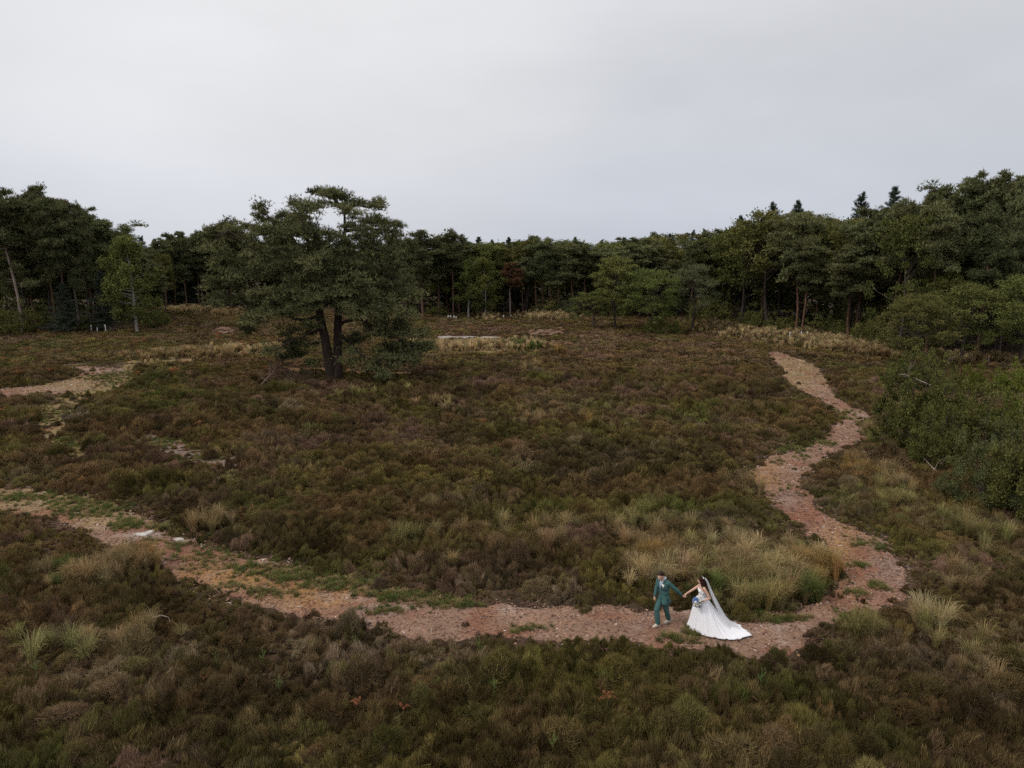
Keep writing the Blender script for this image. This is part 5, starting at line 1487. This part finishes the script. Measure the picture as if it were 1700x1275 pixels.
def hand(wrist, d, pn, thumb_side, curl=0.5, size=1.0):
    """palm and five fingers; d = pointing direction, pn = palm normal, thumb_side = +1/-1 along d x pn"""
    w = np.asarray(wrist, float)
    d = np.asarray(d, float) / np.linalg.norm(d)
    pn = np.asarray(pn, float); pn = pn - d * (pn @ d); pn /= np.linalg.norm(pn)
    sd_ = np.cross(d, pn) * thumb_side
    out_ = [capsule(w, .026 * size, w + d * .03 * size, .026 * size)]
    for q in (-1, -0.33, 0.33, 1):
        out_.append(capsule(w + d * .02 * size + sd_ * q * .018 * size, .015 * size, w + d * .085 * size + sd_ * q * .028 * size, .0125 * size, 10))
    for i, q in enumerate((1, 0.33, -0.33, -1)):
        ln = (.072, .08, .075, .058)[i] * size
        p = w + d * .085 * size + sd_ * q * .029 * size
        ang = curl * 0.5
        for sgm in range(3):
            dd = d * math.cos(ang) + pn * math.sin(ang)
            p2 = p + dd * ln * (0.45, 0.32, 0.23)[sgm]
            out_.append(capsule(p, (.0105 - .0012 * sgm) * size, p2, (.0098 - .0014 * sgm) * size, 8))
            p = p2
            ang += curl * 0.9
    p = w + d * .02 * size + sd_ * .022 * size
    for sgm in range(3):
        dd = unit((d * (0.65 + .1 * sgm) + sd_ * (0.75 - 0.25 * sgm) + pn * (0.25 + curl * 0.3 * sgm))[None])[0]
        p2 = p + dd * (.042, .032, .026)[sgm] * size
        out_.append(capsule(p, (.015 - .002 * sgm) * size, p2, (.013 - .002 * sgm) * size, 8))
        p = p2
    return out_

G0 = ground(1100, 1037)          # ground point under the groom
GX0, GY0, GZ0 = G0.x, G0.y, G0.z + 0.03

def head_solids(c, f, up, size=1.0):
    """skull, jaw, nose, lips, ears; f = facing direction"""
    f = Vector(f).normalized(); up = Vector(up).normalized()
    lft = up.cross(f).normalized(); up = f.cross(lft).normalized()
    rot = Matrix((f, lft, up)).transposed()
    P = lambda a, b2, c2: Vector(c) + (f * a + lft * b2 + up * c2) * size
    s_ = size
    return [ellipsoid(P(-0.008, 0, 0.03), (.098 * s_, .078 * s_, .092 * s_), rot), ellipsoid(P(.028, 0, -.04), (.062 * s_, .058 * s_, .075 * s_), rot), ellipsoid(P(.055, 0, -.095), (.026 * s_, .03 * s_, .022 * s_), rot),
            capsule(P(.088, 0, .008), .009 * s_, P(.108, 0, -.026), .014 * s_, 8), ellipsoid(P(.083, 0, -.062), (.012 * s_, .025 * s_, .010 * s_), rot), ellipsoid(P(.082, .03, .018), (.018 * s_, .03 * s_, .010 * s_), rot), ellipsoid(P(.082, -.03, .018), (.018 * s_, .03 * s_, .010 * s_), rot),
            ellipsoid(P(-.005, .078, -.012), (.018 * s_, .008 * s_, .03 * s_), rot), ellipsoid(P(-.005, -.078, -.012), (.018 * s_, .008 * s_, .03 * s_), rot)], P, rot

def add_part(name, me, root, parent=None, label=None):
    ob = link(bpy.data.objects.new(name, me), parent or root)
    if parent is None:
        ob.matrix_parent_inverse = Matrix.Translation(root.location).inverted()
    if label: ob['label'] = label
    return ob

def build_groom():
    root = empty('person', (GX0, GY0, GZ0 - 0.03))
    tag(root, 'man in a teal suit walking and looking down, holding hands with the bride', 'person')
    O = np.array([GX0, GY0, GZ0])
    f2 = np.array([-0.83, -0.56, 0]); f2 /= np.linalg.norm(f2)
    l2 = np.array([-f2[1], f2[0], 0])
    g = lambda a, b2, c: O + f2 * a + l2 * b2 + np.array([0, 0, c])
    w = lambda x, y, z: O + np.array([x, y, z])
    sh_l, el_l, wr_l = g(.03, .19, 1.46), w(.365, -.17, 1.22), w(.535, -.115, 1.03)
    sh_r, el_r, wr_r = g(.04, -.185, 1.46), w(-.225, .08, 1.18), w(-.285, .0, .955)
    hip_l, hip_r = g(0, .095, .93), g(0, -.095, .93)
    # right leg steps ahead (towards the left of the picture)
    kn_r, an_r = w(-.235, -.12, .55), w(-.19, -.16, .11)
    kn_l, an_l = w(.09, .02, .50), w(.20, .09, .12)
    hc = g(.16, 0, 1.66)
    hf = Vector((f2[0] - .12, f2[1] - .02, -.52)).normalized()
    hup = Vector((f2[0] * .55, f2[1] * .55, .83))
    hs_, HP, hrot = head_solids(hc, hf, hup, 1.12)
    body = hs_ + [capsule(g(.04, 0, 1.46), .06, g(.10, 0, 1.60), .056),
                  ellipsoid(g(.0, 0, 1.33), (.12, .17, .2), Matrix((Vector(f2), Vector(l2), Vector((0, 0, 1)))).transposed()), ellipsoid(g(0, 0, 1.05), (.105, .15, .2), Matrix((Vector(f2), Vector(l2), Vector((0, 0, 1)))).transposed()),
                  capsule(sh_l, .05, el_l, .04), capsule(el_l, .04, wr_l, .027), capsule(sh_r, .05, el_r, .04), capsule(el_r, .04, wr_r, .027), capsule(sh_l, .05, sh_r, .05),
                  capsule(hip_l, .085, kn_l, .055), capsule(kn_l, .052, an_l, .038), capsule(hip_r, .085, kn_r, .055), capsule(kn_r, .052, an_r, .038), capsule(an_l - np.array([0, 0, .03]), .03, w(.10, .035, .034), .02), capsule(an_r - np.array([0, 0, .03]), .03, w(-.27, -.205, .034), .02)]
    dl = wr_l - el_l
    body += hand(wr_l, dl * 0.6 + np.array([.06, 0, -.04]), np.array([.5, .3, .75]), 1, 0.75, 1.05)
    body += hand(wr_r, np.array([-.10, -.05, -1.0]), np.array([.8, .35, 0]), -1, 0.45, 1.08)
    b = add_part('body', fuse('groom_body', body, M['skin'], 0.0065, 2), root)
    for sg in (-1, 1):
        V, a3, a4 = ellipsoid(HP(.092, sg * .031, .002), (.010, .013, .007), hrot)
        add_part('eye', mesh('eye', V, [np.array(a3), np.array(a4)], M['eye'], smooth=True), root)
    # hair: short, full on top
    hair = [ellipsoid(HP(-.026, 0, .06), (.102, .092, .086), hrot), ellipsoid(HP(-.055, 0, .01), (.065, .084, .085), hrot), ellipsoid(HP(.035, 0, .108), (.05, .062, .03), hrot)]
    r = np.random.default_rng(3)
    for k in range(26):
        a = r.uniform(-2.4, 2.4); h = r.uniform(.05, .13)
        hair.append(ellipsoid(HP(-.03 + .066 * math.cos(a) * (1 - h * 3), .062 * math.sin(a) * (1 - h * 2.2), h), (.024, .024, .02), hrot))
    add_part('hair', fuse('groom_hair', hair, M['hair_m'], 0.008, 2), root)
    rotb = Matrix((Vector(f2), Vector(l2), Vector((0, 0, 1)))).transposed()
    jacket = [ellipsoid(g(.03, 0, 1.32), (.15, .21, .2), rotb), ellipsoid(g(.0, 0, 1.12), (.140, .19, .22), rotb), ellipsoid(g(.0, 0, .95), (.145, .192, .17), rotb), capsule(g(.015, .12, 1.47), .062, g(.015, -.12, 1.47), .062), ellipsoid(g(-.02, 0, 1.42), (.10, .19, .11), rotb),
              capsule(sh_l, .080, el_l, .064), capsule(el_l, .064, wr_l - dl * .1, .047), capsule(sh_r, .080, el_r, .064), capsule(el_r, .064, wr_r + (el_r - wr_r) * .08, .047),
              capsule(g(.02, .08, .93), .10, g(.07, .115, .79), .10), capsule(g(.04, -.07, .93), .10, g(.10, -.09, .78), .09), capsule(g(-.05, .06, .93), .10, g(-.09, .10, .79), .10), capsule(g(-.05, -.06, .93), .1, g(-.08, -.10, .79), .10)]
    jm = fuse('jacket', jacket, M['suit'], 0.011, 3)
    jk = add_part('jacket', jm, root)
    trousers = [ellipsoid(g(0, 0, .93), (.12, .165, .12), rotb), capsule(hip_l, .108, kn_l, .083), capsule(kn_l, .083, an_l + np.array([0, 0, .01]), .076), capsule(hip_r, .108, kn_r, .086), capsule(kn_r, .084, an_r + np.array([0, 0, .01]), .078)]
    add_part('trousers', fuse('trousers', trousers, M['suit'], 0.011, 3), root)
    for an, toe in ((an_r, w(-.36, -.25, .0)), (an_l, w(.04, -.01, .0))):
        an0 = np.array([an[0], an[1], O[2]])
        dv = unit((toe - an0)[None])[0]
        shoe = [capsule(an0 - dv * .045 + np.array([0, 0, .045]), .045, an0 + dv * .06 + np.array([0, 0, .05]), .045), capsule(an0 + dv * .06 + np.array([0, 0, .042]), .045, an0 + dv * .165 + np.array([0, 0, .034]), .036), capsule(an0 + np.array([0, 0, .06]), .056, an0 + np.array([0, 0, .12]), .056), capsule(an0 + dv * .03 + np.array([0, 0, .07]), .05, an0 + dv * .09 + np.array([0, 0, .05]), .046)]
        so = add_part('shoe', fuse('shoe', shoe, M['shoe'], 0.008, 3), root)
        V, a3, a4 = capsule(an0 - dv * .05 + np.array([0, 0, .008]), .046, an0 + dv * .165 + np.array([0, 0, .008]), .040, 16)
        V[:, 2] = O[2] + .008 + (V[:, 2] - O[2] - .008) * 0.35
        add_part('sole', mesh('sole', V, [np.array(a3), np.array(a4)], M['sole'], smooth=True), root, so).matrix_parent_inverse = so.matrix_world.inverted() @ Matrix.Identity(4) if False else Matrix.Translation(root.location).inverted() @ Matrix.Translation(root.location)
    bvh = BVHTree.FromPolygons([v.co for v in jm.vertices], [list(p.vertices) for p in jm.polygons])
    def decal(outline_rows, off, name, mat, parent=None, thick=0.006):
        """rows of (l_left, l_right, z): a panel laid on the jacket front, with thickness"""
        rows = []
        for a, c, z in outline_rows:
            line = []
            for q in np.linspace(0, 1, 7):
                l = a + (c - a) * q
                o3 = Vector(g(.5, l, z))
                hit = bvh.ray_cast(o3, Vector(-f2))
                p = hit[0] if hit[0] is not None else Vector(g(.13, l, z))
                line.append(np.array(p) + f2 * off)
            rows.append(line)
        V = np.array(rows).reshape(-1, 3)
        n = len(rows)
        q = [[i * 7 + j, i * 7 + j + 1, (i + 1) * 7 + j + 1, (i + 1) * 7 + j] for i in range(n - 1) for j in range(6)]
        V2 = V - f2 * (thick + off)
        q2 = [[i + len(V) for i in f[::-1]] for f in q]
        me = mesh(name, np.concatenate([V, V2]), np.array(q + q2), mat, smooth=True)
        return add_part(name, me, root)
    zs = np.linspace(1.53, 1.17, 9)
    decal([(-.06 * (1 - i / 8) - .004, .06 * (1 - i / 8) + .004, z) for i, z in enumerate(zs)], .006, 'shirt', M['shirt'])
    decal([(-.017 - .008 * (i / 8), .017 + .008 * (i / 8), z) for i, z in enumerate(np.linspace(1.51, 1.2, 8))], .012, 'tie', M['tie'])
    for sg in (-1, 1):
        decal([(sg * (.062 * (1 - i / 8) + .002), sg * (.062 * (1 - i / 8) + .012 + .042 * math.sin(math.pi * min(1, (i + 1) / 7.5))), z) for i, z in enumerate(np.linspace(1.53, 1.17, 9))], .009, 'lapel', M['suit_trim'])
    col = [capsule(g(.11, .03, 1.535), .018, g(.06, .066, 1.57), .018, 8), capsule(g(.11, -.03, 1.535), .018, g(.06, -.066, 1.57), .018, 8), capsule(g(.06, .066, 1.57), .018, g(-.01, .05, 1.585), .018, 8), capsule(g(.06, -.066, 1.57), .018, g(-.01, -.05, 1.585), .018, 8), capsule(g(-.01, .05, 1.585), .018, g(-.01, -.05, 1.585), .018, 8)]
    add_part('collar', fuse('collar', col, M['shirt'], 0.007, 2), root)
    for z in (1.12, 1.02):
        V, a3, a4 = ellipsoid(Vector(g(.143, .0, z)), (.008, .012, .012), rotb)
        add_part('button', mesh('button', V, [np.array(a3), np.array(a4)], M['suit_trim'], smooth=True), root)
    # buttonhole flowers on his left chest
    hit = bvh.ray_cast(Vector(g(.5, .105, 1.38)), Vector(-f2))
    bc = np.array(hit[0]) if hit[0] is not None else g(.14, .105, 1.38)
    fl = []
    for dx, dz in ((0, 0), (.026, .02), (-.02, .026), (.012, -.026)):
        fl.append(ellipsoid(Vector(bc + f2 * .02 + l2 * dx + np.array([0, 0, dz])), (.024, .026, .026), rotb))
    bt = add_part('buttonhole_flower', fuse('buttonhole_flower', fl, M['white_petal'], 0.006, 1), root, label='white flower with a blue bud on the lapel')
    V, a3, a4 = ellipsoid(Vector(bc + f2 * .03 - l2 * .035 + np.array([0, 0, .0])), (.014, .016, .018), rotb)
    add_part('blue_bud', mesh('blue_bud', V, [np.array(a3), np.array(a4)], M['blue_petal'], smooth=True), root)
    return wr_l, O
GW, GO = build_groom()

def build_bride():
    bx, by = 1.15, -.17
    O = GO + np.array([bx, by, 0])
    root = empty('person', (O[0], O[1], GZ0 - 0.03))
    tag(root, 'bride in a long white gown with train and veil walking behind the man', 'person')
    w = lambda x, y, z: O + np.array([x, y, z])
    f2 = np.array([-.98, .10, 0]); f2 /= np.linalg.norm(f2)
    l2 = np.array([-f2[1], f2[0], 0])                 # her left, towards the camera
    g = lambda a, b2, c: O + f2 * a + l2 * b2 + np.array([0, 0, c])
    rotb = Matrix((Vector(f2), Vector(l2), Vector((0, 0, 1)))).transposed()
    sh_l, el_l, wr_l = g(-.03, .165, 1.36), w(.17, -.24, 1.08), w(-.055, -.235, .985)
    sh_r, el_r, wr_r = g(.0, -.165, 1.36), w(-.27, .13, 1.18), w(-.475, .075, 1.075)
    hc = g(.05, 0, 1.545)
    hf = Vector((-.90, .42, -.10)); hup = Vector((-.1, .05, 1))
    hs_, HP, hrot = head_solids(hc, hf, hup, 0.98)
    body = hs_ + [capsule(g(0, 0, 1.36), .05, g(.035, 0, 1.47), .046), ellipsoid(g(0, 0, 1.24), (.095, .14, .17), rotb), ellipsoid(g(0, 0, 1.02), (.10, .125, .2), rotb), ellipsoid(g(0, 0, .9), (.125, .165, .14), rotb), capsule(sh_l, .046, sh_r, .046), ellipsoid(g(.055, .06, 1.24), (.065, .065, .065), rotb), ellipsoid(g(.055, -.06, 1.24), (.065, .065, .065), rotb),
                  capsule(sh_l, .047, el_l, .037), capsule(el_l, .037, wr_l, .024), capsule(sh_r, .046, el_r, .036), capsule(el_r, .036, wr_r, .024),
                  capsule(g(0, .08, .9), .085, g(.08, .08, .48), .055), capsule(g(.08, .08, .48), .05, g(.03, .08, .09), .035), capsule(g(0, -.08, .9), .085, g(-.05, -.08, .48), .055), capsule(g(-.05, -.08, .48), .05, g(-.18, -.08, .1), .035), capsule(g(.03, .08, .06), .033, g(.17, .08, .035), .026), capsule(g(-.18, -.08, .07), .033, g(-.06, -.08, .035), .026)]
    dr = wr_r - el_r
    body += hand(wr_r, dr * .8 + np.array([-.02, -.02, -.02]), np.array([.1, -.4, -.9]), 1, 0.7, .95)
    body += hand(wr_l, np.array([-1, .12, -.15]), np.array([.1, .5, .9]), 1, 0.9, .95)
    add_part('body', fuse('bride_body', body, M['skin'], 0.0065, 2), root)
    for sg in (-1, 1):
        V, a3, a4 = ellipsoid(HP(.092, sg * .031, .002), (.010, .013, .007), hrot)
        add_part('eye', mesh('eye', V, [np.array(a3), np.array(a4)], M['eye'], smooth=True), root)
    hair = [ellipsoid(HP(-.025, 0, .05), (.104, .094, .092), hrot), ellipsoid(HP(-.05, 0, -.03), (.075, .092, .11), hrot)]
    r = np.random.default_rng(8)
    for k in range(30):      # locks to the shoulders
        a = r.uniform(-2.0, 2.0) + math.pi
        p0 = HP(-.03 + .075 * math.cos(a), .085 * math.sin(a), -.02)
        p1 = HP(-.06 + .08 * math.cos(a) + r.normal(0, .01), .085 * math.sin(a) + r.normal(0, .012), r.uniform(-.22, -.13))
        hair.append(capsule(p0, .024, p1, .012, 8))
    add_part('hair', fuse('bride_hair', hair, M['hair_f'], 0.007, 1), root)
    bod = [ellipsoid(g(0, 0, 1.20), (.11, .152, .13), rotb), ellipsoid(g(.06, .062, 1.235), (.074, .072, .066), rotb), ellipsoid(g(.06, -.062, 1.235), (.074, .072, .066), rotb), ellipsoid(g(0, 0, 1.06), (.112, .138, .15), rotb),
           capsule(g(.07, .09, 1.27), .012, g(.02, .11, 1.395), .012, 8), capsule(g(.02, .11, 1.395), .012, g(-.07, .09, 1.27), .012, 8), capsule(g(.07, -.09, 1.27), .012, g(.02, -.11, 1.395), .012, 8), capsule(g(.02, -.11, 1.395), .012, g(-.07, -.09, 1.27), .012, 8)]
    add_part('bodice', fuse('bodice', bod, M['bodice'], 0.008, 2), root)
    # skirt with train: hem outline on the ground (x, y from her feet)
    hem = np.array([(-.42, .02), (-.40, -.18), (-.30, -.36), (-.12, -.52), (.08, -.66), (.32, -.76), (.58, -.82), (.84, -.83), (1.06, -.77), (1.24, -.64), (1.45, -.58), (1.40, -.42), (1.30, -.2), (1.24, .02), (1.05, .22), (.78, .30), (.5, .32), (.22, .32), (-.05, .30), (-.28, .22)])
    M_ = 200
    tt = np.arange(len(hem) + 1) / len(hem)
    hc2 = np.vstack([hem, hem[:1]])
    ts = np.linspace(0, 1, M_, endpoint=False)
    hx = np.interp(ts, tt, hc2[:, 0]); hy = np.interp(ts, tt, hc2[:, 1])
    for _ in range(6):
        hx = (np.roll(hx, 1) + 2 * hx + np.roll(hx, -1)) / 4; hy = (np.roll(hy, 1) + 2 * hy + np.roll(hy, -1)) / 4
    ang = np.arctan2(hy, hx)
    wx, wy = .118 * np.cos(ang), .142 * np.sin(ang)
    rows = []
    NT = 30
    rh = np.hypot(hx, hy)
    fold = (np.sin(ts * 2 * np.pi * 13 + 2.2 * np.sin(ts * 2 * np.pi * 3)) + .4 * np.sin(ts * 2 * np.pi * 31 + 2)) * (.75 + .6 * np.sin(ts * 2 * np.pi * 4 + 1) ** 2)
    for i in range(NT):
        s_ = i / (NT - 1)
        z0, r1 = 1.03, np.minimum(rh, .30 + .16 * rh)
        # cubic bezier in (fraction, height)
        r0 = np.hypot(wx, wy)
        rb1, rb2 = r0 + .13, np.maximum(r0 + .16, np.minimum(rh * .72, .62))
        zb1, zb2 = .86, .34 - .24 * np.clip((rh - .6) / .7, 0, 1)
        b0, b1, b2, b3 = (1 - s_) ** 3, 3 * s_ * (1 - s_) ** 2, 3 * s_ ** 2 * (1 - s_), s_ ** 3
        rr = b0 * r0 + b1 * rb1 + b2 * rb2 + b3 * rh
        zz = b0 * z0 + b1 * zb1 + b2 * zb2 + b3 * .03
        amp = .006 + .026 * s_
        rr = rr + fold * amp * (0.35 + 0.65 * np.clip(1.4 - rr, 0.3, 1))
        zz = zz + np.abs(fold) * .012 * s_ * (s_ > .5) + .004
        rows.append(np.stack([rr * np.cos(ang), rr * np.sin(ang), zz], 1))
    V = np.concatenate(rows) + O
    th = terrain(V[:, 0], V[:, 1])
    V[:, 2] = np.maximum(V[:, 2], th + .05 + .012)
    q = [[i * M_ + j, i * M_ + (j + 1) % M_, (i + 1) * M_ + (j + 1) % M_, (i + 1) * M_ + j] for i in range(NT - 1) for j in range(M_)]
    sk = add_part('skirt', mesh('skirt', V, np.array(q), M['dress'], smooth=True), root)
    md = sk.modifiers.new('thick', 'SOLIDIFY'); md.thickness = .006; md.offset = -1
    # veil
    NU, NV = 24, 40
    top = np.array(HP(-.075, 0, .115))
    pts = []
    r = np.random.default_rng(4)
    path = [top, top + np.array([.10, -.005, -.04]), w(.24, -.02, 1.30), w(.38, -.06, 1.0), w(.58, -.10, .62), w(.80, -.14, .30), w(1.02, -.17, .14), w(1.16, -.18, .10)]
    wid = [.045, .075, .13, .18, .24, .30, .33, .33]
    pa = np.array(path)
    tq = np.linspace(0, 1, len(pa)); tn = np.linspace(0, 1, NV)
    ctr = np.stack([np.interp(tn, tq, pa[:, i]) for i in range(3)], 1)
    for _ in range(5):
        ctr[1:-1] = (ctr[:-2] + 2 * ctr[1:-1] + ctr[2:]) / 4
    wd = np.interp(tn, tq, wid)
    tang = unit(np.gradient(ctr, axis=0))
    yv = np.array([0, 1.0, 0])
    nrm = unit(np.cross(yv[None], tang))
    nrm = np.where(nrm[:, 2:3] < 0, -nrm, nrm)
    vv = []
    for j in range(NV):
        for i in range(NU):
            a = i / (NU - 1) * 2 - 1
            vv.append(ctr[j] + yv * a * wd[j] + nrm[j] * (.035 * math.sin(a * 9 + j * .06) * min(1, wd[j] * 5) * .6 - .10 * a * a * min(1, wd[j] * 4) + .012 * math.sin(a * 19 + 1)))
    V = np.array(vv)
    V[:, 2] = np.maximum(V[:, 2], terrain(V[:, 0], V[:, 1]) + .12)
    q = [[j * NU + i, j * NU + i + 1, (j + 1) * NU + i + 1, (j + 1) * NU + i] for j in range(NV - 1) for i in range(NU - 1)]
    add_part('veil', mesh('veil', V, np.array(q), M['veil'], smooth=True), root)
    hp = [ellipsoid(Vector(top + np.array([dx, dy, .005])), (.016, .02, .014)) for dx, dy in ((0, 0), (-.01, .035), (-.01, -.035), (-.02, .065), (-.02, -.065))]
    add_part('hair_flowers', fuse('hair_flowers', hp, M['white_petal'], 0.006, 1), root)
    return O
BO = build_bride()

# bouquet held by the bride
bc = BO + np.array([-.215, -.275, 1.00])
bq = empty('bouquet', Vector(bc))
tag(bq, 'bouquet of blue and white flowers in the hand of the bride', 'bouquet')
r = np.random.default_rng(12)
kinds = {'blue_flower': ('blue_petal', []), 'white_flower': ('white_petal', []), 'lilac_flower': ('lilac_petal', []), 'leaf': ('bq_leaf', [])}
def flower(c, rad, n=9):
    """rose like cup of overlapping petals"""
    s = Soup()
    out_ = unit((c)[None])[0]
    a0 = unit(np.cross(out_, [0.3, 0.2, 0.9])[None])[0]; b0 = np.cross(out_, a0)
    for ring, (k, tilt, rr) in enumerate(((3, .35, .45), (5, .8, .8), (6, 1.25, 1.0))):
        for q in range(k):
            an = 6.283 * q / k + ring * .5
            dirp = math.cos(an) * a0 + math.sin(an) * b0
            side = -math.sin(an) * a0 + math.cos(an) * b0
            up = out_ * math.cos(tilt) + dirp * math.sin(tilt)
            base = c + dirp * rad * .12 * ring
            P = [base - side * rad * .2, base + side * rad * .2, base + up * rad * rr * .6 + side * rad * .45, base + up * rad * rr + side * rad * .25 - dirp * rad * .05, base + up * rad * rr - side * rad * .25 - dirp * rad * .05, base + up * rad * rr * .6 - side * rad * .45]
            s.add((np.array(P), np.array([[0, 1, 2, 5], [5, 2, 3, 4]])))
    return s
layout = [('blue_flower', (-.09, -.07, .10)), ('blue_flower', (-.05, -.10, .12)), ('blue_flower', (-.11, -.02, .07)), ('lilac_flower', (-.02, -.12, .05)), ('white_flower', (.03, -.10, .10)), ('white_flower', (-.03, -.14, -.02)), ('white_flower', (.06, -.11, .0)), ('white_flower', (-.10, -.09, -.02)), ('white_flower', (.11, -.07, .02)), ('white_flower', (0, -.03, .14)), ('white_flower', (.02, .07, .1)), ('blue_flower', (-.05, .06, .1)),
          ('lilac_flower', (-.14, -.05, .0)), ('lilac_flower', (-.12, -.08, -.09)), ('lilac_flower', (.08, -.05, .12)), ('lilac_flower', (-.04, -.12, -.11)), ('lilac_flower', (.13, -.05, -.08)), ('white_flower', (-.1, .05, .04)), ('lilac_flower', (.02, -.13, -.08)), ('white_flower', (.1, .03, .08))]
for nm, c in layout:
    s = flower(np.array(c), .052 if 'lilac' not in nm else .034)
    ob = link(bpy.data.objects.new(nm, s.mesh(nm, M[kinds[nm][0]], True)), bq)
for k in range(22):
    d = unit((r.normal(0, 1, 3) + np.array([-.2, -.5, -.35]))[None])
    s = Soup()
    s.add(quad_leaves(d * .07, d, np.array([r.uniform(.08, .17)]), np.array([.035]), r))
    link(bpy.data.objects.new('leaf', s.mesh('leaf', M['bq_leaf'])), bq)
s = Soup()
for k in range(9):
    a = r.normal(0, .02, 3)
    s.add(tube(np.array([[a[0], a[1], .02], [.05 + a[0] * .4, .02 + a[1] * .4, -.10], [.09 + a[0], .04 + a[1], -.22]]), np.full(3, .006), 5))
link(bpy.data.objects.new('stems', s.mesh('stems', M['bq_leaf'], True)), bq)
